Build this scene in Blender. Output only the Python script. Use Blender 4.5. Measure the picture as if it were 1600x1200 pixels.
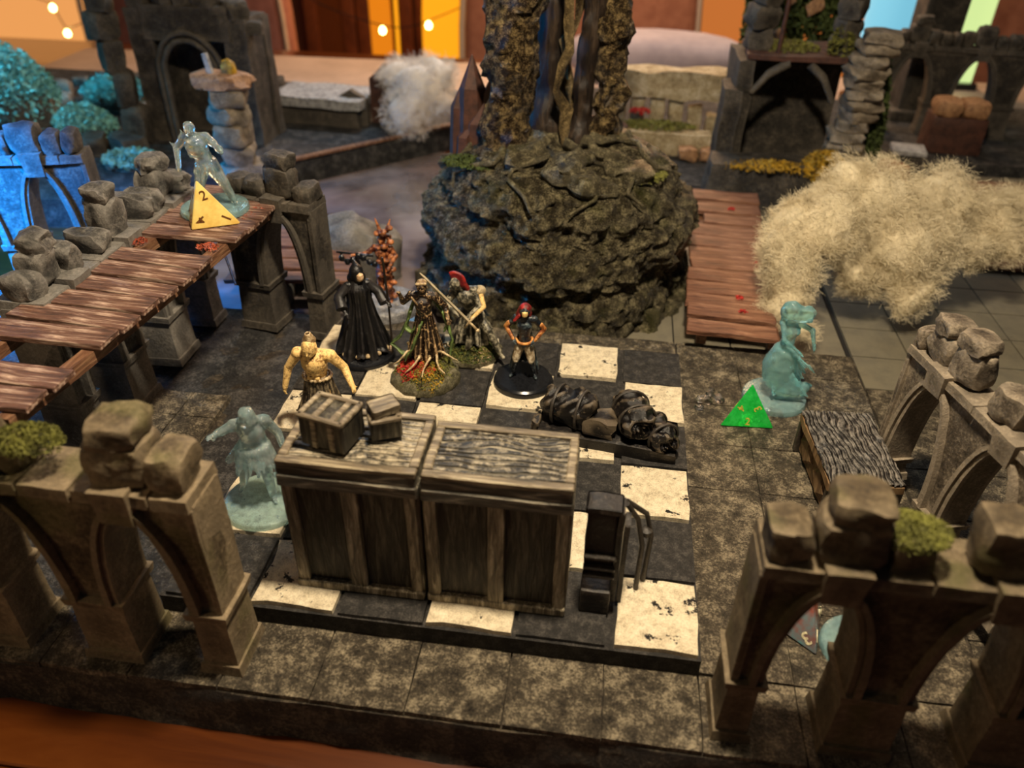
import bpy, bmesh, math, random
from math import pi, sin, cos, sqrt, radians
from mathutils import Vector, Matrix, Euler, noise

S = bpy.context.scene
for o in list(bpy.data.objects):
    bpy.data.objects.remove(o)
COL = S.collection
rnd = random.Random(7)

# ------------------------------------------------------------------ camera, world, light, exposure
F = .7      # level of the stone base
P = 1.0     # level of the chequered plate
cam_data = bpy.data.cameras.new('camera')
cam = bpy.data.objects.new('camera', cam_data)
COL.objects.link(cam)
S.camera = cam
PITCH, YAW, ROLL = 0.6095, -0.12487, 0.017494
fw = Vector((sin(YAW)*cos(PITCH), cos(YAW)*cos(PITCH), -sin(PITCH)))
rt = Vector((cos(YAW), -sin(YAW), 0)); up = rt.cross(fw)
r2 = cos(ROLL)*rt + sin(ROLL)*up; u2 = -sin(ROLL)*rt + cos(ROLL)*up
m = Matrix((r2, u2, -fw)).transposed().to_4x4()
m.translation = Vector((-1.3912, -5.2933, 7.99935))
cam.matrix_world = m
cam_data.sensor_width = 36.0
cam_data.lens = 1221.2*36/1600
cam_data.clip_start = .05
cam_data.clip_end = 500
cam_data.dof.use_dof = True
cam_data.dof.focus_distance = 10.4
cam_data.dof.aperture_fstop = .32

S.view_settings.view_transform = 'Standard'
S.view_settings.look = 'None'
S.view_settings.gamma = 1
S.view_settings.use_curve_mapping = False
S.view_settings.exposure = 0.12

W = bpy.data.worlds.new('world'); S.world = W; W.use_nodes = True
bg = W.node_tree.nodes['Background']
bg.inputs['Color'].default_value = (.34, .36, .42, 1)
bg.inputs['Strength'].default_value = .06

def lamp(name, loc, target, size, energy, color, kind='AREA', spread=180):
    d = bpy.data.lights.new(name, kind)
    d.energy = energy; d.color = color
    if kind == 'AREA':
        d.shape = 'DISK'; d.size = size; d.spread = radians(spread)
    else:
        d.shadow_soft_size = size
    o = bpy.data.objects.new(name, d); COL.objects.link(o)
    o.location = loc
    o.rotation_euler = (Vector(target)-Vector(loc)).to_track_quat('-Z', 'Y').to_euler()
    return o
lamp('ceiling_lamp_light', (-1.0, .6, 15), (-1.3, 3.0, 0), 1.3, 3000, (1, .82, .58))
lamp('room_fill_light', (5, 22, 15), (-2, 8, 0), 6, 330, (1, .84, .66))
lamp('front_left_fill_light', (-12, -7, 9), (-5, 0, 1.5), 2.5, 180, (1, .68, .36))  # warm fill added to light the front left arcade
lamp('blue_lamp_light', (-13.6, 3.6, 6.2), (-12.4, 7.2, .8), 1.0, 1250, (.002, .25, 1), spread=58)
lamp('blue_back_light', (-19.5, 9.5, 4.5), (-12.5, 9.5, .6), 2, 420, (.01, .4, 1), spread=85)
lamp('teal_light', (-22, 12, 7), (-19, 16.5, 1), 2, 240, (.08, .65, 1), spread=80)
lamp('blue_highlight_light', (-9, 22, 11), (-3, 7, 1), 3, 620, (.4, .72, 1))  # area light placed for blue highlights on the mound and figurines
lamp('far_warm_light', (-2, 25, 17), (-4, 42, 0), 6, 3600, (1, .66, .42))  # added to brighten the chairs beyond the table
lamp('cabinet_glow_light', (-5, 52, 18), (-6, 30, -4), 14, 9000, (1, .55, .24))
lamp('table_end_light', (2, 34, 15), (-2, 26, 0), 8, 700, (1, .78, .6))

# ------------------------------------------------------------------ materials
def new_mat(name):
    mt = bpy.data.materials.new(name); mt.use_nodes = True
    nt = mt.node_tree
    return mt, nt, nt.nodes['Principled BSDF']
def N(nt, t, **kw):
    n = nt.nodes.new(t)
    for k, v in kw.items():
        if k in n.inputs.keys() if hasattr(n.inputs, 'keys') else False:
            n.inputs[k].default_value = v
        else:
            setattr(n, k, v)
    return n
def noise_node(nt, vec, scale, detail=4, rough=.6, dist=0):
    n = nt.nodes.new('ShaderNodeTexNoise')
    n.inputs['Scale'].default_value = scale
    n.inputs['Detail'].default_value = detail
    n.inputs['Roughness'].default_value = rough
    n.inputs['Distortion'].default_value = dist
    nt.links.new(vec, n.inputs['Vector'])
    return n.outputs['Fac']
def ramp(nt, fac, stops):
    r = nt.nodes.new('ShaderNodeValToRGB')
    el = r.color_ramp.elements
    while len(el) > 1: el.remove(el[-1])
    el[0].position = stops[0][0]; el[0].color = (*stops[0][1], 1)
    for p_, c in stops[1:]:
        e = el.new(p_); e.color = (*c, 1)
    nt.links.new(fac, r.inputs['Fac'])
    return r.outputs['Color']
def mixc(nt, fac, a, b, mode='MIX'):
    n = nt.nodes.new('ShaderNodeMix'); n.data_type = 'RGBA'; n.blend_type = mode
    if isinstance(fac, (int, float)): n.inputs[0].default_value = fac
    else: nt.links.new(fac, n.inputs[0])
    for i, v in ((6, a), (7, b)):
        if isinstance(v, tuple): n.inputs[i].default_value = (*v, 1)
        else: nt.links.new(v, n.inputs[i])
    return n.outputs[2]
def bump(nt, b, h, strength, dist=.05):
    n = nt.nodes.new('ShaderNodeBump')
    n.inputs['Strength'].default_value = strength
    n.inputs['Distance'].default_value = dist
    nt.links.new(h, n.inputs['Height'])
    nt.links.new(n.outputs['Normal'], b.inputs['Normal'])
def mapping(nt, vec, scale):
    n = nt.nodes.new('ShaderNodeMapping'); n.inputs['Scale'].default_value = scale
    nt.links.new(vec, n.inputs['Vector']); return n.outputs['Vector']
def pos(nt):
    return nt.nodes.new('ShaderNodeNewGeometry').outputs['Position']
def objc(nt):
    return nt.nodes.new('ShaderNodeTexCoord').outputs['Object']

def stone_mat(name, lo, mid, hi, scale=5, bs=.6, rough=.75, chips=None, moss=0, edge=.0, bd=.05):
    mt, nt, b = new_mat(name)
    v = pos(nt)
    a = noise_node(nt, v, scale, 8, .68)
    f = noise_node(nt, v, scale*7, 5, .75)
    mx = nt.nodes.new('ShaderNodeMath'); mx.operation = 'MULTIPLY_ADD'
    nt.links.new(f, mx.inputs[0]); mx.inputs[1].default_value = .5
    mm = nt.nodes.new('ShaderNodeMath'); mm.operation = 'MULTIPLY'; mm.inputs[1].default_value = .55
    nt.links.new(a, mm.inputs[0]); nt.links.new(mm.outputs[0], mx.inputs[2])
    c = ramp(nt, mx.outputs[0], [(.38, lo), (.52, mid), (.66, hi)])
    if edge:
        g = nt.nodes.new('ShaderNodeNewGeometry').outputs['Pointiness']
        e = ramp(nt, g, [(.52, (0, 0, 0)), (.58, (edge,)*3)])
        c = mixc(nt, e, c, tuple(min(1, x*1.8+.05) for x in hi))
    if chips:
        k = noise_node(nt, v, 3.6, 6, .7)
        kr = ramp(nt, k, [(.385, (1, 1, 1)), (.4, (0, 0, 0))])
        c = mixc(nt, kr, c, chips)
    if moss:
        k = noise_node(nt, v, 1.3, 3, .6)
        kr = ramp(nt, k, [(.54, (0, 0, 0)), (.64, (moss,)*3)])
        c = mixc(nt, kr, c, (.055, .06, .008))
    nt.links.new(c, b.inputs['Base Color'])
    b.inputs['Roughness'].default_value = rough
    b.inputs['Specular IOR Level'].default_value = .35
    bump(nt, b, mx.outputs[0], bs, bd)
    return mt
def wood_mat(name, lo, mid, hi, axis='x', scale=6, bs=.5, rough=.6, coat=0, world=False):
    mt, nt, b = new_mat(name)
    v = pos(nt) if world else objc(nt)
    st = {'x': (.12, 1, 1), 'y': (1, .12, 1), 'z': (1, 1, .12)}[axis]
    mp = mapping(nt, v, tuple(s*scale for s in st))
    a = noise_node(nt, mp, 1.6, 7, .65, .6)
    c = ramp(nt, a, [(.32, lo), (.5, mid), (.68, hi)])
    nt.links.new(c, b.inputs['Base Color'])
    b.inputs['Roughness'].default_value = rough
    if coat:
        b.inputs['Coat Weight'].default_value = coat
        b.inputs['Coat Roughness'].default_value = .12
    bump(nt, b, a, bs, .05)
    return mt
def grain_mat(name, lo, hi, axis='x', freq=14, dist=3, bs=1.0, rough=.5):
    mt, nt, b = new_mat(name)
    v = objc(nt)
    w = nt.nodes.new('ShaderNodeTexWave'); w.wave_type = 'BANDS'
    w.bands_direction = {'x': 'Y', 'y': 'X', 'z': 'X'}[axis]
    w.inputs['Scale'].default_value = freq
    w.inputs['Distortion'].default_value = dist
    w.inputs['Detail'].default_value = 2
    w.inputs['Detail Scale'].default_value = 1.2
    st = {'x': (.35, 1, 1), 'y': (1, .35, 1), 'z': (1, 1, .35)}[axis]
    nt.links.new(mapping(nt, v, st), w.inputs['Vector'])
    c = ramp(nt, w.outputs['Fac'], [(.25, lo), (.8, hi)])
    nt.links.new(c, b.inputs['Base Color'])
    b.inputs['Roughness'].default_value = rough
    bump(nt, b, w.outputs['Fac'], bs, .03)
    return mt
def plain(name, col, rough=.6, metal=0, spots=None, sc=30, bs=.3, spec=.5):
    mt, nt, b = new_mat(name)
    v = pos(nt)
    a = noise_node(nt, v, sc, 4, .7)
    if spots is None: spots = tuple(x*.45 for x in col)
    c = ramp(nt, a, [(.35, spots), (.6, col)])
    nt.links.new(c, b.inputs['Base Color'])
    b.inputs['Roughness'].default_value = rough
    b.inputs['Metallic'].default_value = metal
    b.inputs['Specular IOR Level'].default_value = spec
    if bs: bump(nt, b, a, bs, .02)
    return mt
def painted(name, lo, hi, sc=22, rough=.38, thr=(.44, .62), con=(.3, .85)):
    """miniature paint: dark wash with drybrushed light ridges"""
    mt, nt, b = new_mat(name)
    v = pos(nt)
    a = noise_node(nt, v, sc, 5, .75)
    g = nt.nodes.new('ShaderNodeNewGeometry').outputs['Pointiness']
    gr = ramp(nt, g, [(.47, (0, 0, 0)), (.56, (1, 1, 1))])
    ar = ramp(nt, a, [(thr[0], (0, 0, 0)), (thr[1], (1, 1, 1))])
    k = ramp(nt, mixc(nt, .5, gr, ar), [(con[0], (0, 0, 0)), (con[1], (1, 1, 1))])
    nt.links.new(mixc(nt, k, lo, hi), b.inputs['Base Color'])
    b.inputs['Roughness'].default_value = rough
    bump(nt, b, a, .5, .03)
    return mt
def ghost(name, col, trans=.72, rough=.12, ior=1.38):
    mt, nt, b = new_mat(name)
    v = pos(nt)
    a = noise_node(nt, v, 9, 3, .6)
    c = ramp(nt, a, [(.35, tuple(x*.75 for x in col)), (.65, tuple(min(1, x*1.2+.04) for x in col))])
    nt.links.new(c, b.inputs['Base Color'])
    b.inputs['Transmission Weight'].default_value = trans
    b.inputs['Roughness'].default_value = rough
    b.inputs['IOR'].default_value = ior
    b.inputs['Specular IOR Level'].default_value = .8
    bump(nt, b, noise_node(nt, v, 16, 3, .6), .6, .03)
    return mt
def emit(name, col, strength):
    mt, nt, b = new_mat(name)
    b.inputs['Base Color'].default_value = (*[x*.5 for x in col], 1)
    b.inputs['Emission Color'].default_value = (*col, 1)
    b.inputs['Emission Strength'].default_value = strength
    return mt

M = {}
M['flag'] = stone_mat('flagstone_paint', (.008, .007, .006), (.085, .069, .048), (.46, .385, .26), 5.2, 1.0, .55, bd=.07)
M['rock'] = stone_mat('rough_base_rock', (.006, .005, .004), (.045, .036, .027), (.2, .16, .11), 3, 1.0, .65, bd=.12)
M['ground'] = stone_mat('dark_rough_ground', (.006, .006, .007), (.033, .032, .032), (.15, .14, .13), 3.8, 1.0, .75, bd=.09)
M['white'] = stone_mat('cream_tile', (.36, .29, .19), (.74, .63, .44), (.95, .85, .63), 8, .9, .75, chips=(.015, .013, .011), bd=.035)
M['black'] = stone_mat('charcoal_tile', (.007, .0065, .006), (.024, .022, .02), (.09, .08, .07), 8, .8, .7, bd=.035)
M['joint'] = plain('black_joint', (.008, .007, .006), .8)
M['arc'] = stone_mat('arcade_stone', (.022, .015, .008), (.1, .073, .04), (.27, .205, .12), 2.6, .7, .7, moss=.5, edge=.25)
M['arcf'] = stone_mat('shaded_arcade_stone', (.016, .011, .006), (.062, .044, .022), (.17, .13, .075), 2.2, .5, .75, moss=.5, edge=.2)  # darker copy of the arcade stone, with shade put into its colour
M['arcd'] = stone_mat('dark_arcade_stone', (.008, .007, .006), (.036, .031, .025), (.12, .1, .075), 2.6, .7, .72, edge=.2)
M['arcg'] = stone_mat('grey_arcade_stone', (.022, .021, .02), (.085, .08, .073), (.26, .24, .21), 3, .8, .72, edge=.3)
M['arcr'] = stone_mat('weathered_arcade_stone', (.02, .015, .01), (.1, .078, .055), (.34, .28, .2), 3.5, .9, .7, edge=.3)
M['mound'] = stone_mat('mound_rock', (.004, .003, .002), (.042, .034, .019), (.36, .31, .18), 5.5, 1.0, .27, moss=.3, edge=.1, bd=.1)
M['bark'] = stone_mat('glossy_bark', (.004, .003, .002), (.03, .018, .008), (.5, .36, .16), 8, 1.0, .2, edge=.2, bd=.1)
M['barkd'] = wood_mat('dark_bark', (.004, .003, .003), (.02, .013, .009), (.06, .04, .026), 'z', 6, .8, .4, world=True)
M['plank'] = wood_mat('weathered_plank', (.03, .013, .009), (.18, .085, .055), (.66, .47, .36), 'x', 9, .9, .6)
M['plank2'] = wood_mat('brown_plank', (.05, .018, .01), (.19, .078, .042), (.36, .19, .115), 'x', 7, .8, .55)
M['beam'] = wood_mat('beam_wood', (.05, .02, .01), (.18, .08, .04), (.34, .19, .1), 'y', 8, .6, .6)
M['table'] = wood_mat('table_wood', (.045, .009, .001), (.085, .02, .002), (.13, .036, .005), 'x', .9, .1, .3, .8, world=True)
M['crate'] = wood_mat('crate_wood', (.006, .0055, .004), (.04, .034, .023), (.16, .14, .095), 'z', 10, .9, .5)
M['crtop'] = grain_mat('crate_top_grain', (.012, .01, .007), (.3, .24, .15), 'x', 3.4, 2.6)
M['crrim'] = wood_mat('crate_rim_wood', (.05, .038, .022), (.17, .13, .08), (.5, .42, .28), 'x', 9, .6, .45)
M['bench'] = grain_mat('bench_top_grain', (.012, .01, .009), (.17, .145, .115), 'y', 2.9, 4, 1.0, .6)
M['benchs'] = wood_mat('bench_side_wood', (.06, .032, .012), (.2, .115, .05), (.3, .2, .1), 'z', 5, .5, .6)
M['dark'] = painted('dark_blackened_metal', (.006, .005, .005), (.08, .065, .05), 14, .4, (.5, .7))
M['roll'] = painted('dark_bedroll_paint', (.006, .005, .005), (.3, .23, .15), 24, .25, (.6, .7))
M['plastic'] = plain('black_plastic', (.012, .013, .016), .22, 0, bs=.05)
M['moss'] = plain('olive_moss', (.2, .2, .035), .85, 0, (.05, .05, .01), 8)
M['mossg'] = plain('green_moss', (.07, .1, .02), .85, 0, (.02, .03, .006), 8)
M['mossy'] = plain('yellow_moss', (.55, .33, .02), .7, 0, (.12, .07, .01), 6)
M['teal'] = plain('teal_foliage', (.25, .6, .55), .7, 0, (.06, .2, .2), 6)
M['red'] = plain('red_flowers', (.62, .03, .02), .6, 0, (.25, .01, .01), 12)
M['redl'] = plain('russet_leaves', (.5, .1, .04), .6, 0, (.18, .03, .02), 12)
M['ghost'] = ghost('clear_blue_resin', (.7, .98, 1), .84, .08)
M['ghostb'] = ghost('bright_blue_resin', (.46, .93, 1), .8, .07)
M['gbase'] = ghost('clear_blue_base_resin', (.55, .85, .9), .78, .12)
M['green'] = ghost('green_resin', (.02, 1, .12), .62, .05, 1.45)
M['gold'] = plain('gold_ink', (.6, .5, .08), .4, 0, bs=0)
M['ydie'] = plain('yellow_die_resin', (.93, .72, .22), .28, 0, (.8, .52, .12), 3, 0)
M['bdie'] = plain('blue_red_die_resin', (.1, .3, .34), .2, 0, (.3, .05, .02), 1.6, 0)
M['ink'] = plain('brown_ink', (.17, .06, .01), .4, 0, bs=0)
M['cream'] = plain('cream_ink', (.95, .85, .55), .4, 0, bs=0)
M['glass'] = ghost('clear_glass', (.95, .97, 1), 1, .03, 1.5)
M['cotton'] = plain('cotton_wool', (.74, .65, .46), 1, 0, (.6, .52, .35), 3, .0, 0)
M['cottonw'] = plain('white_cotton_wool', (.85, .8, .74), 1, 0, (.72, .66, .6), 3, .0, 0)
M['mat'] = plain('smooth_tile_paint', (.19, .17, .12), .5, 0, (.15, .135, .1), 3, .15)
M['box'] = plain('grey_slab_paint', (.42, .42, .42), .7, 0, (.16, .16, .16), 8)
M['brown'] = plain('brown_box_paint', (.09, .035, .022), .6, 0, (.04, .017, .012), 5)
M['ochre'] = plain('ochre_rock_paint', (.45, .25, .12), .7, 0, (.2, .1, .05), 8)
M['sand'] = stone_mat('sandy_wall_paint', (.12, .09, .045), (.42, .33, .19), (.7, .62, .45), 3, .7, .8)

# ------------------------------------------------------------------ object helpers
def link(name, me, mt=None, parent=None, loc=None, rot=None):
    o = bpy.data.objects.new(name, me); COL.objects.link(o)
    if mt is not None and me is not None and not me.materials: me.materials.append(mt)
    if parent: o.parent = parent
    if loc is not None: o.location = loc
    if rot is not None: o.rotation_euler = rot
    return o
def tag(o, label=None, cat=None, group=None, kind=None):
    if label: o['label'] = label
    if cat: o['category'] = cat
    if group: o['group'] = group
    if kind: o['kind'] = kind
    return o
def thing(name, label, cat, loc=(0, 0, 0), rz=0, group=None, rot=None):
    o = link(name, None, loc=loc, rot=rot or (0, 0, rz))
    return tag(o, label, cat, group)
def to_mesh(bm, name, smooth=True, sharp=None):
    me = bpy.data.meshes.new(name)
    bmesh.ops.recalc_face_normals(bm, faces=bm.faces[:])
    bm.to_mesh(me); bm.free()
    if smooth: me.polygons.foreach_set('use_smooth', [True]*len(me.polygons))
    if smooth and sharp:
        me.set_sharp_from_angle(angle=radians(sharp))
    return me
def fbm(p_, s, seed=0.0, oct_=4):
    return noise.fractal(Vector(p_)*s+Vector((seed, seed*1.7, -seed)), 1.0, 2.0, oct_)
def box_bm(bm, x0, x1, y0, y1, z0, z1, taper=0, cuts=0):
    """adds a box; taper shrinks the top by that much on each side"""
    vs = []
    for z, t in ((z0, 0), (z1, taper)):
        for x, y in ((x0+t, y0+t), (x1-t, y0+t), (x1-t, y1-t), (x0+t, y1-t)):
            vs.append(bm.verts.new((x, y, z)))
    fs = [(3, 2, 1, 0), (4, 5, 6, 7), (0, 1, 5, 4), (1, 2, 6, 5), (2, 3, 7, 6), (3, 0, 4, 7)]
    nf = [bm.faces.new([vs[i] for i in f]) for f in fs]
    if cuts:
        es = list({e for f in nf for e in f.edges})
        bmesh.ops.subdivide_edges(bm, edges=es, cuts=cuts, use_grid_fill=True)
def box_me(name, x0, x1, y0, y1, z0, z1, taper=0, bev=0, cuts=0, nz=0, ns=3, seed=0, sharp=35):
    bm = bmesh.new(); box_bm(bm, x0, x1, y0, y1, z0, z1, taper, cuts)
    if bev: bmesh.ops.bevel(bm, geom=bm.edges[:], offset=bev, segments=2 if bev > .02 else 1, profile=.6, affect='EDGES')
    if nz:
        for v in bm.verts:
            n = noise.noise_vector(v.co*ns+Vector((seed, seed, seed)))
            v.co += n*nz
    return to_mesh(bm, name, True, sharp)
def block_me(name, sx, sy, sz, seed, rough=.05, cuts=3, rnds=.35):
    """weathered stone block centred on x,y standing on z=0"""
    bm = bmesh.new()
    bmesh.ops.create_cube(bm, size=2)
    bmesh.ops.subdivide_edges(bm, edges=bm.edges[:], cuts=cuts, use_grid_fill=True)
    for v in bm.verts:
        c = v.co.copy()
        L = c.length
        k = 1-rnds*max(0, L-1.1)/.63*.55
        c *= k
        n = noise.noise_vector(c*1.1+Vector((seed*3.1, seed, -seed)))
        n2 = noise.noise_vector(c*3.1+Vector((seed, seed*2, seed)))
        c += n*.16*rough/.05+n2*.07*rough/.05
        v.co = Vector((c.x*sx/2, c.y*sy/2, (c.z+1)*sz/2))
    return to_mesh(bm, name, True, 50)
def cyl_bm(bm, r0, r1, z0, z1, seg=24, cx=0, cy=0):
    bmesh.ops.create_cone(bm, cap_ends=True, segments=seg, radius1=r0, radius2=r1, depth=z1-z0,
                          matrix=Matrix.Translation((cx, cy, (z0+z1)/2)))
def lathe_me(name, prof, seg=40, wob=None, smooth=True, sharp=40):
    bm = bmesh.new(); rings = []
    for (r, z) in prof:
        ring = []
        for i in range(seg):
            a = 2*pi*i/seg
            rr, zz = r, z
            if wob: rr, zz = wob(a, r, z)
            ring.append(bm.verts.new((rr*cos(a), rr*sin(a), zz)))
        rings.append(ring)
    for a, b in zip(rings, rings[1:]):
        for i in range(seg):
            bm.faces.new((a[i], a[(i+1) % seg], b[(i+1) % seg], b[i]))
    bm.faces.new(rings[0][::-1]); bm.faces.new(rings[-1])
    return to_mesh(bm, name, smooth, sharp)
def tube_bm(bm, pts, rads, seg=8, nz=0, ns=4, seed=0):
    pts = [Vector(p_) for p_ in pts]
    prev = None; rings = []
    for i, p_ in enumerate(pts):
        d = (pts[min(i+1, len(pts)-1)]-pts[max(i-1, 0)]).normalized()
        if prev is None:
            a = d.orthogonal().normalized()
        else:
            a = (prev-d*prev.dot(d)).normalized()
        prev = a; b = d.cross(a)
        r = rads[i] if isinstance(rads, (list, tuple)) else rads
        ring = []
        for k in range(seg):
            t = 2*pi*k/seg
            q = p_+(a*cos(t)+b*sin(t))*r
            if nz: q += noise.noise_vector(q*ns+Vector((seed,)*3))*nz*(r if r > .05 else .05)*3
            ring.append(bm.verts.new(q))
        rings.append(ring)
    for a, b in zip(rings, rings[1:]):
        for k in range(seg):
            bm.faces.new((a[k], a[(k+1) % seg], b[(k+1) % seg], b[k]))
    bm.faces.new(rings[0][::-1]); bm.faces.new(rings[-1])
def tube_me(name, pts, rads, seg=8, **kw):
    bm = bmesh.new(); tube_bm(bm, pts, rads, seg, **kw)
    return to_mesh(bm, name, True, 60)
def tuft_me(name, n, spread, size, seed, dome=.5, fn=None):
    """a clump of little leaves: many small bent triangles; fn(x,y) lifts them"""
    r = random.Random(seed)
    vs, fs = [], []
    for i in range(n):
        a = r.random()*2*pi; d = sqrt(r.random())
        x, y = spread[0]*d*cos(a), spread[1]*d*sin(a)
        z = spread[2]*(1-d*d*dome)*r.random()**.5
        if fn: z += fn(x, y)
        s = size*(.5+r.random())
        u = Vector((r.gauss(0, 1), r.gauss(0, 1), r.gauss(0, 1))).normalized()
        w = u.orthogonal().normalized()
        c = Vector((x, y, z)); k = len(vs)
        vs += [c-u*s, c+w*s*.45, c+u*s, c-w*s*.45+u.cross(w)*s*.2]
        fs += [(k, k+1, k+2), (k, k+2, k+3)]
    me = bpy.data.meshes.new(name); me.from_pydata(vs, [], fs)
    return me

# ------------------------------------------------------------------ setting: room and table
def structure(name, me, mt, **kw):
    o = link(name, me, mt, **kw); o['kind'] = 'structure'; return o
Mwall = plain('warm_wall_paint', (.34, .13, .06), .8, 0, (.3, .1, .045), .05, 0)
Mfloor = wood_mat('room_floor_wood', (.14, .035, .008), (.3, .09, .02), (.4, .15, .04), 'x', .12, .1, .5, world=True)
structure('floor', box_me('floor', -90, 90, -40, 75, -30.5, -30), Mfloor)
structure('wall_back', box_me('wall_back', -90, 90, 75, 76, -30, 60), Mwall)

TAB = thing('wooden_table', 'long glossy orange-brown wooden dining table under the whole miniature landscape', 'table', (0, 0, 0))
ys = [-12, -1.62, 4.2, 10, 15.8, 21.6, 26.2, 30.6]
for i in range(7):
    link('table_board', box_me('table_board', -34, 26, ys[i]+.012, ys[i+1]-.012, -.9, 0, bev=.02), M['table'], TAB)
for x, y in ((-30, -9), (22, -9), (-30, 28), (22, 28)):
    link('leg', box_me('table_leg', x-1.2, x+1.2, y-1.2, y+1.2, -30, -.9, bev=.1), M['table'], TAB)

# ------------------------------------------------------------------ terrain bases
def slab(name, label, pts, z0, z1, mt, seed=1, flare=.1, step=.35, cat='terrain base', edge_n=.07, top_n=.02, thingit=True, nz=5):
    """rocky slab with ragged sides from a polygon"""
    loop = []
    n = len(pts)
    for i in range(n):
        a, b = Vector(pts[i]), Vector(pts[(i+1) % n])
        k = max(1, int((b-a).length/step))
        for j in range(k): loop.append(a.lerp(b, j/k))
    cx = sum((p_.x for p_ in loop))/len(loop); cy = sum((p_.y for p_ in loop))/len(loop)
    bm = bmesh.new(); rings = []
    for li in range(nz):
        t = li/(nz-1); z = z0+(z1-z0)*t; ring = []
        for i, p_ in enumerate(loop):
            nrm = (loop[(i+1) % len(loop)]-loop[i-1]); nrm = Vector((nrm.y, -nrm.x)).normalized()
            f = flare*(1-t)+fbm((p_.x, p_.y, z*2), 1.3, seed)*edge_n*(1 if t < 1 else .5)
            q = p_+nrm*f
            ring.append(bm.verts.new((q.x, q.y, z)))
        rings.append(ring)
    L = len(loop)
    for a, b in zip(rings, rings[1:]):
        for i in range(L):
            bm.faces.new((a[i], a[(i+1) % L], b[(i+1) % L], b[i]))
    bm.faces.new(rings[-1]); bm.faces.new(rings[0][::-1])
    me = to_mesh(bm, name, True, 40)
    o = link(name, me, mt)
    return tag(o, label, cat) if thingit else o

BASE = slab('terrain_base', 'thick rocky base slab in front carrying the paving, the chequered floor and the arcades',
            [(-13.2, -.87), (3.06, -.87), (3.06, 6.85), (-13.2, 6.85)], 0, F-.07, M['rock'], 3, .06)
# rough ground skin on the left half
bm = bmesh.new()
nx, ny = 72, 70
vv = [[bm.verts.new((-13.15+7.1*i/nx, -.8+7.6*j/ny, F-.05+.05*fbm((-13.15+7.1*i/nx, 7.6*j/ny, 0), 2.2, 4)+.02*fbm((i*.1, j*.1, 3), 4, 2))) for j in range(ny+1)] for i in range(nx+1)]
for i in range(nx):
    for j in range(ny):
        bm.faces.new((vv[i][j], vv[i+1][j], vv[i+1][j+1], vv[i][j+1]))
g = link('rough_ground', to_mesh(bm, 'rough_ground'), M['ground'], BASE)

def tile_me(name, w, d, h, seed, nzs=.012, edge=.012):
    bm = bmesh.new(); k = 5
    g_ = [[None]*(k+1) for _ in range(k+1)]
    for i in range(k+1):
        for j in range(k+1):
            x, y = (i/k-.5)*w, (j/k-.5)*d
            if i in (0, k): x += fbm((seed, j*.9, 0), 1, seed)*edge
            if j in (0, k): y += fbm((i*.9, seed, 0), 1, seed+5)*edge
            z = h+fbm((x, y, seed), 2.2, seed)*nzs-(.006 if i in (0, k) or j in (0, k) else 0)
            g_[i][j] = bm.verts.new((x, y, z))
    for i in range(k):
        for j in range(k):
            bm.faces.new((g_[i][j], g_[i+1][j], g_[i+1][j+1], g_[i][j+1]))
    per = [g_[i][0] for i in range(k)]+[g_[k][j] for j in range(k)]+[g_[k-i][k] for i in range(k)]+[g_[0][k-j] for j in range(k)]
    low = [bm.verts.new((v.co.x*1.005, v.co.y*1.005, 0)) for v in per]
    n = len(per)
    for i in range(n): bm.faces.new((low[i], low[(i+1) % n], per[(i+1) % n], per[i]))
    return to_mesh(bm, name, True, 40)
flags = [tile_me('flagstone', .985, .985, .09, s*3.3) for s in range(6)]
def put_flag(x, y, sx=1, sy=1, me=None, mt=None, par=None, z=F-.09, name='flagstone'):
    o = link(name, me or flags[rnd.randrange(6)], mt or M['flag'], par or BASE, (x, y, z), (0, 0, rnd.choice((0, pi))))
    o.scale = (sx, sy, 1)
    return o
for i in range(-10, 3):
    put_flag(i+.5, -.425, 1, .87/.99)
for i in range(0, 3):
    for j in range(0, 7):
        put_flag(i+.51, j+.53-(.01 if j else 0), 1.0, 1 if j < 6 else .62) if j < 6 else put_flag(i+.51, 6.42, 1, .8)
for i in range(-6, 0):
    put_flag(i+.5, 6.42, 1, .8)
# little paved patch at the left by the walkway
for i in range(4):
    for j in range(3):
        put_flag(-9.5+.62*i+.31, 2.25+.6*j+.3, .61, .59, z=F-.06)

# chequered plate
PL = thing('chequered_floor', 'raised square floor of cream and charcoal tiles in the middle of the scene', 'game floor', (0, 0, F))
bm = bmesh.new(); box_bm(bm, -6.02, .0, 0.0, 6.02, 0, .24, cuts=0)
link('plate', to_mesh(bm, 'plate', False), M['black'], PL)
whites = [tile_me('cream_tile', .93, .93, .07, 50+s*2.7, .012, .03) for s in range(5)]
blacks = [tile_me('charcoal_tile', .95, .95, .055, 70+s*2.7, .01, .01) for s in range(4)]
for i in range(6):
    for j in range(6):
        wh = (i+j) % 2 == 0
        o = link('floor_tile', (whites[rnd.randrange(5)] if wh else blacks[rnd.randrange(4)]), M['white'] if wh else M['black'], PL,
                 (-i-.485+rnd.uniform(-.01, .01)+(.025 if i == 0 else 0), j+.5+rnd.uniform(-.01, .01), .24), (0, 0, rnd.choice((0, pi))))
        if i == 0: o.scale = (.94, 1, 1)

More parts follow.
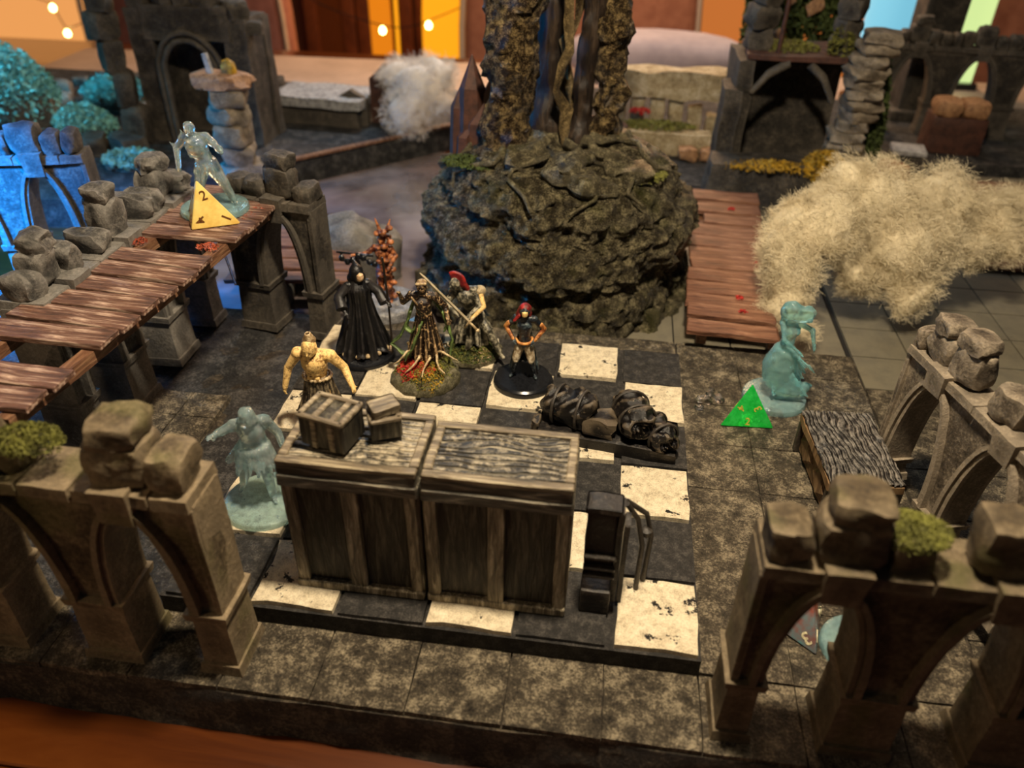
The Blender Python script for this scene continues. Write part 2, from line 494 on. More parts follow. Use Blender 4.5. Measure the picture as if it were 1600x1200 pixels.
# lower smooth tiled floors
MATF = thing('smooth_tile_floor', 'lower floor of smooth olive-grey tiles behind and to the right of the stone base', 'game floor', (0, 0, 0))
link('mat_board', box_me('mat_board', 3.14, 12.4, -1.2, 17.5, .12, .36, bev=.01), M['joint'], MATF)
link('mat_board', box_me('mat_board', -3.5, 3.13, 7.0, 14.4, .12, .36, bev=.01), M['joint'], MATF)
smt = [tile_me('smooth_tile', 1.0, 1.0, .06, 90+s*1.7, .003, .002) for s in range(3)]
rgt = [tile_me('rough_tile', 1.0, 1.0, .06, 190+s*1.7, .02, .01) for s in range(3)]
for i in range(9):
    for j in range(18):
        x, y = 3.2+i*1.03+.52, -.9+j*1.03+.5
        link('smooth_tile', smt[(i*5+j) % 3] if j > 6 else rgt[(i*5+j) % 3], M['mat'] if j > 6 else M['flag'], MATF, (x, y, .355))
for i in range(6):
    for j in range(7):
        x, y = 3.2-i*1.03-.6, 7.55+j*1.0
        link('smooth_tile', smt[(i*5+j) % 3], M['mat'], MATF, (x, y, .355))
# far terrain
slab('terrain_base', 'far left rocky grey ground under the ruined hall and gravestones',
     [(-27, 9.5), (-13.6, 11.2), (-10.6, 14.1), (-6.1, 18.8), (-5.2, 22.5), (-27, 23)], 0, F, M['ground'], 8, .05, .6)
slab('terrain_base', 'back right rocky ground under the mossy tower and sandy ruins',
     [(-3.4, 16), (2, 14.3), (6.6, 15.6), (7.3, 17.7), (13.5, 17.7), (13.5, 24), (-3.4, 24)], 0, F, M['ground'], 11, .05, .6)
tag(link('timber_edging', box_me('timber_edging', -3.1, 3.1, -.09, .09, 0, .09, bev=.02), M['beam'], loc=(-8.35, 16.45, F), rot=(0, 0, radians(47))),
    'thin brown timber lying along the edge of the far grey ground', 'timber')

mt, nt, b = new_mat('glossy_resin')
c = ramp(nt, noise_node(nt, pos(nt), .7, 3, .6), [(.35, (.11, .085, .08)), (.65, (.26, .21, .2))])
nt.links.new(c, b.inputs['Base Color']); b.inputs['Roughness'].default_value = .13; b.inputs['Coat Weight'].default_value = 1; b.inputs['Coat Roughness'].default_value = .04
M['resin'] = mt
slab('resin_pool', 'glossy mauve-grey resin water sheet lying on the table left of the mound',
     [(-13.3, 7.0), (-3.6, 7.0), (-3.6, 15.9), (-6.6, 17.9), (-10.9, 13.4), (-13.3, 10.8)], 0, .1, mt, 2, .03, .5, 'water', .04)

# ------------------------------------------------------------------ arcades
CAP, ARCH, LEDGE = .9, 2.2, 2.34
def arch_z(dx, hw, sp, top=ARCH): return sp+(top-sp)*sqrt(max(0, 1-(dx/hw)**2))
def arcade(label, n, loc, rz, mt, group=None, pitch=1.32, hw=.35, T=.45, seed=1, wide_first=0, wide_last=0, sz=1.0,
           broken=0, moss=0, CAP=CAP, sfrom=0, srough=.065, name='stone_arcade', stones=True, double=True):
    """local x runs along the wall from its first pier, y across it, front face at y=0"""
    A = thing(name, label, 'ruin', loc, rz, group)
    A.scale = (1, 1, sz)
    r = random.Random(seed)
    pw = pitch-2*hw
    # pier intervals
    cent = []; x = 0; piers = []
    w0 = wide_first or pw*.62
    piers.append((0, w0)); x = w0
    for i in range(n):
        cent.append(x+hw); x += 2*hw
        w = (wide_last or pw*.62) if i == n-1 else pw
        piers.append((x, x+w)); x += w
    L = x
    for (a, b) in piers:
        bm = bmesh.new()
        box_bm(bm, a-.05, b+.05, -.09, T+.09, 0, .13, .015, 2)
        box_bm(bm, a-.01, b+.01, -.045, T+.045, .12, CAP-.06, .015, 2)
        box_bm(bm, a-.035, b+.035, -.07, T+.07, CAP-.08, CAP+.02, -.015, 2)
        for v in bm.verts: v.co += noise.noise_vector(v.co*3+Vector((seed, a, 0)))*.012
        link('plinth', to_mesh(bm, 'plinth', True, 35), mt, A)
    # wall body
    xs = []
    for (a, b) in piers:
        k = max(2, int((b-a)/.1))
        xs += [(a+(b-a)*i/k, CAP-.02) for i in range(k+1)]
    for c in cent:
        for i in range(0, 17):
            dx = -hw*cos(pi*i/16)
            xs.append((c+dx, arch_z(dx, hw, CAP)))
    xs.sort(key=lambda t: (round(t[0], 5)))
    nzr = 9
    bm = bmesh.new()
    def topz(x_):
        return LEDGE+.02 if not broken else LEDGE+.02-max(0, broken*(.5+fbm((x_, seed, 0), 1.7, seed)))
    cols = []
    for (x_, z0) in xs:
        fr, bk = [], []
        for j in range(nzr):
            z = z0+(topz(x_)-z0)*j/(nzr-1)
            d = fbm((x_, 0, z), 2.6, seed)*.02
            fr.append(bm.verts.new((x_, 0+d, z))); bk.append(bm.verts.new((x_, T-d, z)))
        cols.append((fr, bk))
    for (f0, b0), (f1, b1) in zip(cols, cols[1:]):
        for j in range(nzr-1):
            bm.faces.new((f0[j], f1[j], f1[j+1], f0[j+1])); bm.faces.new((b1[j], b0[j], b0[j+1], b1[j+1]))
        bm.faces.new((f0[0], b0[0], b1[0], f1[0])); bm.faces.new((f0[-1], f1[-1], b1[-1], b0[-1]))
    for (f, b), s in ((cols[0], 1), (cols[-1], -1)):
        for j in range(nzr-1): bm.faces.new((f[j], f[j+1], b[j+1], b[j]))
    bmesh.ops.remove_doubles(bm, verts=bm.verts[:], dist=.0005)
    link('arch_wall', to_mesh(bm, 'arch_wall', True, 40), mt, A)
    # moulded ribs round each opening, both faces
    for c in cent:
        for side in ((0, -1), (T, 1)) if double else ((0, -1),):
            bm = bmesh.new()
            for (o1, o2, pr) in ((.0, .055, .05), (.065, .13, .085)):
                prev = None
                for i in range(0, 21):
                    t = pi*i/20
                    ring = []
                    for (off, py) in ((o1, -.01), (o1, pr), (o2, pr), (o2, -.01)):
                        rx, rz_ = hw+off, (ARCH-CAP)+off
                        px, pz = c-rx*cos(t), CAP+rz_*sin(t)
                        pr_n = .008*fbm((px, pz, off), 5, seed)
                        ring.append(bm.verts.new((px, side[0]+side[1]*(py+pr_n), min(pz, LEDGE))))
                    if prev:
                        for q in range(4): bm.faces.new((prev[q], prev[(q+1) % 4], ring[(q+1) % 4], ring[q]))
                    else: bm.faces.new(ring)
                    prev = ring
                bm.faces.new(prev[::-1])
            link('arch_rib', to_mesh(bm, 'arch_rib', True, 35), mt, A)
    # end mouldings
    for xx in (0, L-.07):
        link('end_moulding', box_me('end_moulding', xx, xx+.07, -.04, T+.04, CAP, LEDGE, cuts=3, nz=.01, ns=4, seed=seed), mt, A)
    if broken < .3:
        # ledge pieces
        x = 0
        while x < L-.05:
            w = min(r.uniform(.5, .8), L-x)
            link('ledge', box_me('ledge', x+.008, x+w-.008, -.07, T+.07, LEDGE, LEDGE+.13, .01, cuts=2, nz=.015, ns=4, seed=seed+x), mt, A)
            x += w
        for c in cent:
            bm = bmesh.new(); box_bm(bm, c-.15, c+.15, -.1, T+.1, ARCH-.06, LEDGE+.2, -.03, 2)
            for v in bm.verts: v.co += noise.noise_vector(v.co*4+Vector((c, seed, 0)))*.018
            link('keystone', to_mesh(bm, 'keystone', True, 35), mt, A)
    if stones:
        x = .02+sfrom; zt = LEDGE+.13 if broken < .3 else LEDGE-.2
        while x < L-.1:
            near = any(abs(x+.2-c) < .25 for c in cent)
            w = r.uniform(.42, .58) if near else r.uniform(.26, .4)
            w = min(w, L-x)
            if w < .15: break
            h = r.uniform(.42, .6) if near else r.uniform(.26, .42)
            if near: z_ = zt+.03
            else: z_ = zt
            d = r.uniform(.36, T+.08)
            ang = r.uniform(-.1, .1)
            if r.random() > .08 or near:
                link('top_stone', block_me('top_stone', w*.98, d, h, seed+x*7, srough, 4), mt, A, (x+w/2, T/2+r.uniform(-.03, .03), z_-.02), (r.uniform(-.06, .06), r.uniform(-.06, .06), ang))
                if near and r.random() < .7:
                    link('top_stone', block_me('top_stone', w*.85, d*.95, .26, seed+x*5+1, srough, 4), mt, A, (x+w/2+.03, T/2, z_+h*.86), (0, r.uniform(-.08, .08), ang*2))
            x += w
    if moss:
        for c in (cent[-1:] if n < 2 else cent[moss-1:moss]):
            tf = tuft_me('moss_tuft', 3200, (.34, .22, .2), .018, seed)
            o = link('moss_tuft', tf, M['moss'], A, (c+.45, T*.45, LEDGE+.38)); o['kind'] = 'stuff'
            o['label'] = 'olive green moss tuft'
    return A

# front left, runs to the left (-x) : rotate by pi so local x goes -x; then local y front must face the camera -> mirror by building from far end
arcade('three-arched ruined stone arcade at the front left corner of the base', 4, (-10.2, -.63, F), 0, M['arc'], seed=3, pitch=1.31, hw=.37, moss=3)
arcade('blurred shade-darkened brown arcade with moss at the front right corner of the base', 3, (.12, -.63, F), 0, M['arcf'], seed=12, pitch=1.33, hw=.37, moss=1, wide_first=.29)
arcade('broken low grey wall of boulders on arches beside the left edge of the plank walkway', 3, (-8.28, 2.35, F), radians(90), M['arcg'], seed=21, pitch=1.32, T=.56, srough=.09)
arcade('dark single arch with slender right leg that carries the far end of the walkway', 1, (-7.7, 6.22, F), radians(-9), M['arcd'], seed=30, wide_first=.62, hw=.36, wide_last=.3)
arcade('blue-lit ruined arcade at the far left edge', 2, (-13.5, 6.45, F), radians(16), M['arcd'], seed=41, wide_last=.5, sz=1.05)
arcade('weathered arcade running away from the viewer beside the grain-topped bench', 3, (3.95, .1, F), radians(105), M['arcr'], seed=55, sz=.84, pitch=1.28, T=.3, hw=.42, CAP=.42, sfrom=2.0)
arcade('blurred dark arcade with two glowing openings at the back right', 3, (6.3, 20.6, F), radians(-6), M['arcd'], seed=61, pitch=1.75, hw=.52, sz=1.02)

# ------------------------------------------------------------------ rock mound with trees
def mound():
    R = thing('rock_mound', 'large dark rocky mound in the middle that the tree trunks grow from', 'rock', (-2.42, 9.62, .3))
    prof = [(2.78, 0), (2.7, .3), (2.66, .7), (2.5, 1.02), (2.62, 1.15), (2.72, 1.3), (2.7, 1.6), (2.6, 1.85), (2.36, 1.98), (2.3, 2.05),
            (2.36, 2.2), (2.22, 2.45), (1.95, 2.7), (1.6, 2.86), (1.1, 2.97), (.5, 3.02), (.1, 3.03)]
    P2 = []
    for (a, b) in zip(prof, prof[1:]):
        for i in range(6):
            t = i/6; P2.append((a[0]+(b[0]-a[0])*t, a[1]+(b[1]-a[1])*t))
    P2.append(prof[-1])
    def wob(a, r, z):
        p_ = (cos(a)*r, sin(a)*r, z)
        k = fbm(p_, .9, 3)*.2+fbm(p_, 3.4, 9, 5)*.13+fbm(p_, 9, 2, 3)*.05
        ridge = abs(noise.noise(Vector((cos(a)*3.2, sin(a)*3.2, z*.5))))*.16
        zz = z+(fbm(p_, 1.1, 5)*.12 if z > .5 else 0)+(.12*sin(a*2+1) if z > .9 else 0)
        return max(.05, r+(k-ridge)*(1 if r > .6 else .3)), zz
    link('mound_body', lathe_me('mound_body', P2, 300, wob, True, 60), M['mound'], R)
    # loose ragged stones round the foot and roots on top
    r = random.Random(4)
    for i in range(26):
        a = pi*1.02+pi*.98*i/25
        s_ = r.uniform(.22, .5)
        link('foot_stone', block_me('foot_stone', s_, s_*.8, s_*.9, i*1.3, .08), M['mound'], R,
             (2.68*cos(a), 2.55*sin(a), .02), (r.uniform(-.2, .2), r.uniform(-.2, .2), r.random()*3))
    for i in range(22):
        a = r.random()*2*pi; d = r.uniform(.9, 2.1); s_ = r.uniform(.25, .6)
        link('boulder', block_me('boulder', s_*1.4, s_, s_*.6, i*2.3+40, .09), M['mound'], R,
             (d*cos(a), d*sin(a), 2.93-max(0, d-1.2)*.42-.1), (r.uniform(-.3, .3), r.uniform(-.3, .3), r.random()*3))
    for i in range(6):
        a = -pi*.95+pi*.9*i/5
        pts = []; 
        for k in range(9):
            t = k/8; d = .6+t*1.75
            b = a+.35*sin(k*1.3+i*2)*.5
            pts.append((d*cos(b), d*sin(b), 3.1-.1*t-max(0, d-1.3)**1.5*.52))
        link('root', tube_me('root', pts, [.11-.01*k for k in range(9)], 8, nz=.35, ns=5, seed=i), M['mound'], R)
    t_ = link('moss_tuft', tuft_me('moss_tuft', 1500, (.75, .4, .1), .04, 31), M['mossg'], R, (-1.35, -.9, 2.75)); t_['kind'] = 'stuff'
    t_ = link('moss_tuft', tuft_me('moss_tuft', 1200, (.7, .5, .12), .04, 32), M['moss'], R, (1.35, -.7, 2.62)); t_['kind'] = 'stuff'
mound()

def trunk(label, base, top, r0, r1, mt, seed, lump=.12, ns=3.0, ribs=0, seg=26):
    T_ = thing('tree_trunk', label, 'tree', base)
    b = Vector((0, 0, 0)); t = Vector(top)-Vector(base)
    pts, rads = [], []
    n = 54
    for i in range(n+1):
        f = i/n
        p_ = b.lerp(t, f)+Vector((fbm((f*3, seed, 0), 1, seed)*.12, fbm((seed, f*3, 2), 1, seed)*.12, 0))*min(1, f*4)
        r = r0+(r1-r0)*f+.16*max(0, 1-f*9)
        r += fbm((0, f*6, seed), 1.2, seed)*.06
        pts.append(p_); rads.append(r)
    bm = bmesh.new(); tube_bm(bm, pts, rads, seg)
    for v in bm.verts:
        q = v.co
        n1 = noise.noise_vector(q*ns+Vector((seed,)*3))
        n2 = noise.noise_vector(q*ns*2.7+Vector((seed*2,)*3))
        v.co += n1*lump+n2*lump*.55
    link('trunk', to_mesh(bm, 'trunk', True, 70), mt, T_)
    return T_
T1 = trunk('thick lumpy glossy trunk, leftmost on the mound', (-3.42, 9.15, 3.05), (-3.15, 9.3, 8.2), .4, .56, M['bark'], 3, .16)
T2 = trunk('dark smooth trunk second from the left on the mound', (-2.72, 10.2, 3.05), (-2.52, 10.5, 8.6), .34, .36, M['barkd'], 8, .05)
T3 = trunk('slim smooth brown trunk between the dark trunk and the gold-flecked one', (-2.08, 9.75, 3.05), (-1.72, 10.0, 8.4), .2, .3, M['barkd'], 12, .05)
T4 = trunk('gold-flecked knobbly trunk, rightmost on the mound', (-1.62, 9.75, 3.05), (-1.4, 9.9, 8.4), .26, .3, M['bark'], 17, .17)
# golden vine between trunks
for k, (T_, x0) in enumerate(((T2, .42), (T3, -.3))):
    pts = [(x0+.09*sin(i*1.1+k), -.22, .1+i*.36) for i in range(15)]
    link('vine', tube_me('vine', pts, [.07]*15, 8, nz=.9, ns=4, seed=k), M['bark'], T_)
# jagged dark stump at the left of the trunks
ST = thing('jagged_stump', 'dark brown splintered stump with pointed spikes left of the trunks', 'stump', (-4.1, 9.6, 2.5))
for i, (x, y, h, w) in enumerate(((0, 0, 2.25, .3), (-.27, .1, 1.72, .22), (.26, .05, 1.9, .2), (.1, -.18, 1.45, .22), (-.12, -.2, 1.1, .2))):
    bm = bmesh.new()
    vs = []
    for z, s_ in ((0, 1.1), (h*.45, .95), (h*.75, .8), (h, .04)):
        vs.append([bm.verts.new((x+s_*w*cos(a*2*pi/6+i)+(.05*i if z == h else 0), y+s_*w*sin(a*2*pi/6+i), z)) for a in range(6)])
    for a, b in zip(vs, vs[1:]):
        for k in range(6): bm.faces.new((a[k], a[(k+1) % 6], b[(k+1) % 6], b[k]))
    bm.faces.new(vs[0][::-1]); bm.faces.new(vs[-1])
    link('spike', to_mesh(bm, 'spike', False), M['brown'], ST)

# ------------------------------------------------------------------ plank walkway (left) and gangway (right)
def leaf_clump(parent, x, y, z, seed, mt='redl', n=160, s=.16):
    o = link('leaf_clump', tuft_me('leaf_clump', n, (s, s*.8, .05), .022, seed), M[mt], parent, (x, y, z)); o['kind'] = 'stuff'
    o['label'] = 'red-brown leaf scatter'
WK = thing('plank_walkway', 'raised walkway of weathered brown planks at the left with two missing boards', 'walkway', (0, 0, 0))
wk_y = [6.42, 6.02, 5.62, 5.22, 4.82, 3.93, 3.5, 3.07, 2.65, 2.24, 1.83, 1.0, .58]
for i, y in enumerate(wk_y):
    cx = -7.5-(5.3-y)*.088
    me = box_me('plank', -.79, .79, -.185, .185, 0, .07, bev=.012, cuts=3, nz=.018, ns=2.2, seed=i*3)
    link('plank', me, M['plank'], WK, (cx+rnd.uniform(-.04, .04), y, 3.06+rnd.uniform(0, .025)), (rnd.uniform(-.03, .03), rnd.uniform(-.015, .015), rnd.uniform(-.05, .02)-.03))
for dx in (-.52, .6):
    link('beam', tube_me('beam', [(-7.5-(5.3-y)*.088+dx, y, 2.985) for y in (6.6, 5, 3.5, 2, .3)], .11, 4), M['beam'], WK)
for k, (x, y) in enumerate(((-8.15, 4.4), (-7.05, 4.38), (-6.95, 5.55), (-6.9, 5.85), (-8.5, 1.4))):
    leaf_clump(WK, x, y, 3.1, k)
link('drip', tube_me('drip', [(-7.6, 5.65, 2.95), (-7.5, 5.6, 2.4), (-7.42, 5.6, 1.85)], .02, 6), M['glass'], WK)

GW = thing('plank_gangway', 'straight red-brown plank gangway running back beside the mound on the right', 'walkway', (0, 0, 0))
gy = [6.75, 7.32, 7.78, 8.25, 8.78, 9.3, 9.8, 10.4, 11.0, 11.65, 12.3, 13.0]
for i, y in enumerate(gy):
    cx = .93+(y-7)*.068
    dx = .28 if i == 9 else 0
    me = box_me('plank', -.78+dx, .76, -.2-.01*i, .2+.012*i, 0, .09, bev=.015, cuts=3, nz=.03, ns=2.2, seed=i*5+1)
    link('plank', me, M['plank2'], GW, (cx+rnd.uniform(-.03, .03), y, .98+rnd.uniform(0, .05)), (rnd.uniform(-.04, .04), 0, rnd.uniform(-.06, .02)-.02))
for dx in (-.62, .62):
    link('beam', tube_me('beam', [(1.06+dx+(y-7)*.062, y, .87) for y in (6.7, 9, 11, 13.3)], .12, 4), M['beam'], GW)
for k, (x, y) in enumerate(((1.15, 7.35), (1.15, 7.9), (1.65, 9.4), (1.4, 12.2))):
    o = link('leaf_clump', tuft_me('leaf_clump', 40, (.07, .06, .05), .03, k+60), M['red'], GW, (x, y, 1.1)); o['kind'] = 'stuff'
PK = thing('fallen_planks', 'blurred pinkish-brown plank landing seen behind the single dark arch', 'walkway', (-7.05, 8.7, .05), .12)
for i in range(5):
    link('plank', box_me('plank', -1.6, .75, -.2, .2, 0, .09, bev=.015, cuts=2, nz=.03, ns=2, seed=i+90), M['plank2'], PK, (rnd.uniform(-.1, .1), -1.0+i*.46, .85+i*.02), (0, 0, rnd.uniform(-.05, .05)))
for x in (-.9, .35):
    link('trestle', block_me('trestle', .5, 1.6, .85, x+4, .05), M['arcg'], PK, (x, -.1, 0))
DK = thing('plank_deck', 'blurred wide brown plank deck at the right edge beyond the cotton smoke', 'walkway', (0, 0, 0))
for i in range(9):
    link('plank', box_me('plank', 6.4, 11.8, -.28, .28, 0, .1, bev=.015, cuts=2, nz=.03, ns=1.2, seed=i+30), M['plank2'], DK, (0, 11.6+i*.62, .45), (0, 0, rnd.uniform(-.01, .01)))

# ------------------------------------------------------------------ crates and stacked boxes
def crate(label, x0, x1, y0, y1, h, seed):
    C_ = thing('tall_crate', label, 'crate', ((x0+x1)/2, y0, P), 0, None)
    w = x1-x0; d = y1-y0; z1 = h
    link('body', box_me('body', -w/2+.05, w/2-.05, .05, d-.05, 0, z1-.16), M['crate'], C_)
    for i, (a, b) in enumerate(((-w/2+.02, -w/2+.15), (-.09, .09), (w/2-.15, w/2-.02))):
        link('batten', box_me('batten', a, b, 0, .06, .1, z1-.3, bev=.012, cuts=2, nz=.012, ns=5, seed=seed+i), M['crrim'] if 0 else M['batten'], C_)
    for k, xx in enumerate((-w/2, w/2-.05)):
        for a, b in ((.03, .16), (d/2-.07, d/2+.07), (d-.16, d-.03)):
            link('batten', box_me('batten', xx, xx+.05, a, b, .1, z1-.3, bev=.012), M['batten'], C_)
    link('skirting', box_me('skirting', -w/2, w/2, -.02, d, 0, .11, bev=.015, cuts=2, nz=.01, ns=4, seed=seed), M['batten'], C_)
    link('top_rail', box_me('top_rail', -w/2-.005, w/2+.005, -.03, d+.01, z1-.34, z1-.17, bev=.02, cuts=3, nz=.012, ns=4, seed=seed), M['crate2'], C_)
    link('lid_rim', box_me('lid_rim', -w/2+.005, w/2-.005, -.015, d, z1-.18, z1-.035, bev=.025, cuts=3, nz=.01, ns=4, seed=seed+1), M['crate2'], C_)
    # raised border of lid, recessed grained panel
    t = .1
    for a in ((-w/2+.005, w/2-.005, -.015, t), (-w/2+.005, w/2-.005, d-t, d), (-w/2+.005, -w/2+t, t, d-t), (w/2-t, w/2-.005, t, d-t)):
        link('lid_border', box_me('lid_border', *a, z1-.06, z1, bev=.014, cuts=2, nz=.008, ns=5, seed=seed+2), M['crrim'], C_)
    bm = bmesh.new()
    nxg, nyg = 44, 150
    x_0, x_1, y_0, y_1 = -w/2+t-.01, w/2-t+.01, t-.01, d-t+.01
    g_ = [[None]*(nyg+1) for _ in range(nxg+1)]
    for i in range(nxg+1):
        for j in range(nyg+1):
            x, y = x_0+(x_1-x_0)*i/nxg, y_0+(y_1-y_0)*j/nyg
            ph = y*pi*11.5+1.5*fbm((x*1.6, y*2.2, seed), 1, seed, 3)*2
            g_[i][j] = bm.verts.new((x, y, z1-.02-.05*max(0, 1-abs(sin(ph))*1.5)))
    for i in range(nxg):
        for j in range(nyg): bm.faces.new((g_[i][j], g_[i+1][j], g_[i+1][j+1], g_[i][j+1]))
    link('lid_panel', to_mesh(bm, 'lid_panel'), M['lid'], C_)
    return C_
M['lid'] = painted('lid_paint', (.015, .012, .008), (.55, .47, .33), 9, .45, (.36, .64))
M['batten'] = wood_mat('batten_wood', (.045, .036, .022), (.23, .19, .12), (.66, .58, .42), 'z', 11, .9, .45)
M['crate2'] = wood_mat('crate_rail_wood', (.012, .0105, .008), (.09, .078, .056), (.42, .37, .27), 'x', 9, .8, .45)
crate('tall dark panelled crate with two small stacked boxes on its lid', -4.5, -3.035, .33, 1.3, 1.86, 3)
crate('tall dark panelled crate with an empty ridged wooden lid', -3.0, -1.47, .33, 1.22, 1.86, 9)

def smallbox(label, w, d, h, loc, rz, bands, seed):
    C_ = thing('small_box', label, 'box', loc, rz)
    link('body', box_me('body', -w/2, w/2, -d/2, d/2, 0, h, bev=.02, cuts=3, nz=.012, ns=6, seed=seed), M['crate'], C_)
    for b in bands:
        link('band', box_me('band', b-.035, b+.035, -d/2-.012, d/2+.012, .0, h+.02, bev=.012, cuts=2, nz=.008, ns=6, seed=seed), M['crrim'], C_)
    for a in ((-w/2, w/2, -d/2-.01, -d/2+.05), (-w/2, w/2, d/2-.05, d/2+.01), (-w/2-.01, -w/2+.05, -d/2, d/2), (w/2-.05, w/2+.01, -d/2, d/2)):
        link('rim', box_me('rim', *a, h-.02, h+.03, bev=.012), M['crrim'], C_)
    return C_
smallbox('small banded wooden box standing on the left crate lid', .52, .42, .36, (-4.0, .74, P+1.875), radians(-14), (-.08, .12), 5)
smallbox('smaller tilted box with a framed lid behind the banded box on the left crate', .32, .3, .24, (-3.5, .92, P+1.875), radians(24), (), 8)
tag(link('loose_lid', box_me('loose_lid', -.15, .15, -.12, .12, 0, .09, bev=.03, cuts=2, nz=.01, ns=6), M['crrim'], loc=(-3.5, .93, P+1.875+.275), rot=(0, 0, radians(38))), 'little rounded frame-like lid lying on the smaller tilted box', 'lid')

# contraption at the right of the crates
CT = thing('iron_contraption', 'dark iron and wood contraption standing against the right side of the crates', 'machine', (-1.12, .62, P))
link('panel', box_me('panel', -.2, .12, -.1, .12, .5, 1.42, bev=.03, cuts=3, nz=.02, ns=4), M['dark'], CT)
link('frame_post', box_me('frame_post', .12, .18, -.12, .14, .1, 1.46, bev=.015, cuts=3, nz=.015, ns=5), M['dark'], CT)
link('frame_post', box_me('frame_post', .2, .25, -.02, .2, .0, 1.2, bev=.015, cuts=3, nz=.015, ns=5), M['dark'], CT)
link('top_rail', box_me('top_rail', -.22, .16, -.13, .14, 1.42, 1.49, bev=.02, cuts=2, nz=.015, ns=5), M['dark'], CT)
link('drawer', box_me('drawer', -.2, .12, -.2, .12, .0, .34, bev=.025, cuts=2, nz=.01, ns=6), M['dark'], CT)
for z in (.5, .62, .78):
    link('crossbar', box_me('crossbar', -.2, .14, -.16, -.08, z, z+.05, bev=.012), M['dark'], CT)
link('strut', tube_me('strut', [(.2, .2, 1.3), (.34, .25, 1.05), (.42, .22, .7), (.42, .2, .02)], .03, 8), M['dark'], CT)
link('strut', tube_me('strut', [(.2, .3, 1.25), (.44, .4, 1.0), (.52, .38, .7), (.5, .34, .02)], .03, 8), M['dark'], CT)
link('joint_knob', lathe_me('joint_knob', [(.02, 0), (.06, .03), (.06, .09), (.02, .12)], 12), M['dark'], CT, (.46, .34, .72))

# bench with grained top
BN = thing('wooden_bench', 'grain-topped wooden bench with diamond side panels on the right paving', 'bench', (2.12, 3.4, F), radians(4))
bm = bmesh.new(); nxg, nyg = 170, 50
g_ = [[None]*(nyg+1) for _ in range(nxg+1)]
for i in range(nxg+1):
    for j in range(nyg+1):
        x, y = -.48+.95*i/nxg, -.78+1.51*j/nyg
        ph = (x+.05*y)*pi*13+4.5*fbm((x*1.8, y*1.3, 3), 1, 3, 3)
        ex = .008*fbm((x*5, y*5, 0), 2, 1)
        g_[i][j] = bm.verts.new((x+ex, y+ex, .7-.045*max(0, 1-abs(sin(ph))*1.5)-.02*abs(x)))
for i in range(nxg):
    for j in range(nyg): bm.faces.new((g_[i][j], g_[i+1][j], g_[i+1][j+1], g_[i][j+1]))
M['btop'] = painted('bench_top_paint', (.008, .007, .007), (.27, .25, .22), 8, .45, (.38, .66))
link('top_grain', to_mesh(bm, 'top_grain'), M['btop'], BN)
link('top', box_me('top', -.485, .475, -.785, .735, .53, .65, bev=.02, cuts=4, nz=.015, ns=4), M['benchs'], BN)
link('body', box_me('body', -.4, .42, -.68, .66, .05, .53, cuts=1), M['benchs'], BN)
for x in (-.47, .4):
    for y in (-.76, .64):
        link('leg', box_me('leg', x, x+.09, y, y+.09, 0, .56, bev=.012), M['dark'], BN)
for yy in (-.33, .33):
    bm = bmesh.new()
    vs = [bm.verts.new(v) for v in ((-.405, yy-.3, .28), (-.405, yy, .5), (-.405, yy+.3, .28), (-.405, yy, .05), (-.435, yy-.24, .28), (-.435, yy, .44), (-.435, yy+.24, .28), (-.435, yy, .1))]
    for f in ((4, 5, 6, 7), (0, 1, 5, 4), (1, 2, 6, 5), (2, 3, 7, 6), (3, 0, 4, 7)): bm.faces.new([vs[k] for k in f])
    link('diamond_panel', to_mesh(bm, 'diamond_panel', False), M['benchs'], BN)

# bedrolls
BR = thing('bedroll_pile', 'dark glossy bundle of two rolled blankets on a black slab behind the crates', 'bedroll', (-1.12, 3.62, P), radians(-7))
link('slab', box_me('slab', -.98, .98, -.42, .34, 0, .14, bev=.05, cuts=4, nz=.05, ns=3), M['dark'], BR)
def roll(name, c, L, r, ang, seed, loc, tilt=0):
    bm = bmesh.new(); rings = []
    nseg, nl = 64, 30
    for i in range(nl+1):
        x = -L/2+L*i/nl
        ring = []
        for k in range(nseg):
            a = 2*pi*k/nseg
            q = Vector((x, cos(a), sin(a)))
            rr = r*(1+.13*sin(x*26+2.2*sin(a*2+seed))*(.5+.5*sin(a))+.2*fbm((x*1.6, cos(a), sin(a)), 1.5, seed)) * (1-.25*abs(2*i/nl-1)**6)
            ring.append(bm.verts.new((x+.03*sin(a*3+seed), rr*cos(a), rr*sin(a))))
        rings.append(ring)
    for a, b in zip(rings, rings[1:]):
        for k in range(nseg): bm.faces.new((a[k], a[(k+1) % nseg], b[(k+1) % nseg], b[k]))
    # spiral ends
    for ring, s_ in ((rings[0], -1), (rings[-1], 1)):
        prev = ring
        for j in range(1, 7):
            f = 1-j/7
            nr = [bm.verts.new((v.co.x+s_*(.03 if j % 2 else -.02), v.co.y*f, v.co.z*f)) for v in ring]
            for k in range(nseg): bm.faces.new((prev[k], prev[(k+1) % nseg], nr[(k+1) % nseg], nr[k]))
            prev = nr
        bm.faces.new(prev)
    o = link(name, to_mesh(bm, name), M['roll'], BR, loc, (0, tilt, ang))
    for sx in (-.25, .25):
        pts = [(sx*L, r*1.1*cos(a), r*1.1*sin(a)) for a in [2*pi*i/20 for i in range(21)]]
        link('strap', tube_me('strap', pts, .022, 6), M['dark'], o)
    return o
roll('blanket_roll', 0, .72, .26, radians(-12), 2, (-.56, .02, .36))
roll('blanket_roll', 0, .78, .24, radians(112), 5, (.34, .06, .38), .1)
roll('blanket_roll', 0, .6, .2, radians(-55), 9, (.7, -.1, .27))
link('fold', block_me('fold', .5, .4, .3, 6, .12), M['roll'], BR, (-.1, -.12, .1))
link('buckle', block_me('buckle', .12, .2, .2, 4, .12), M['roll'], BR, (-1.0, -.2, .05))

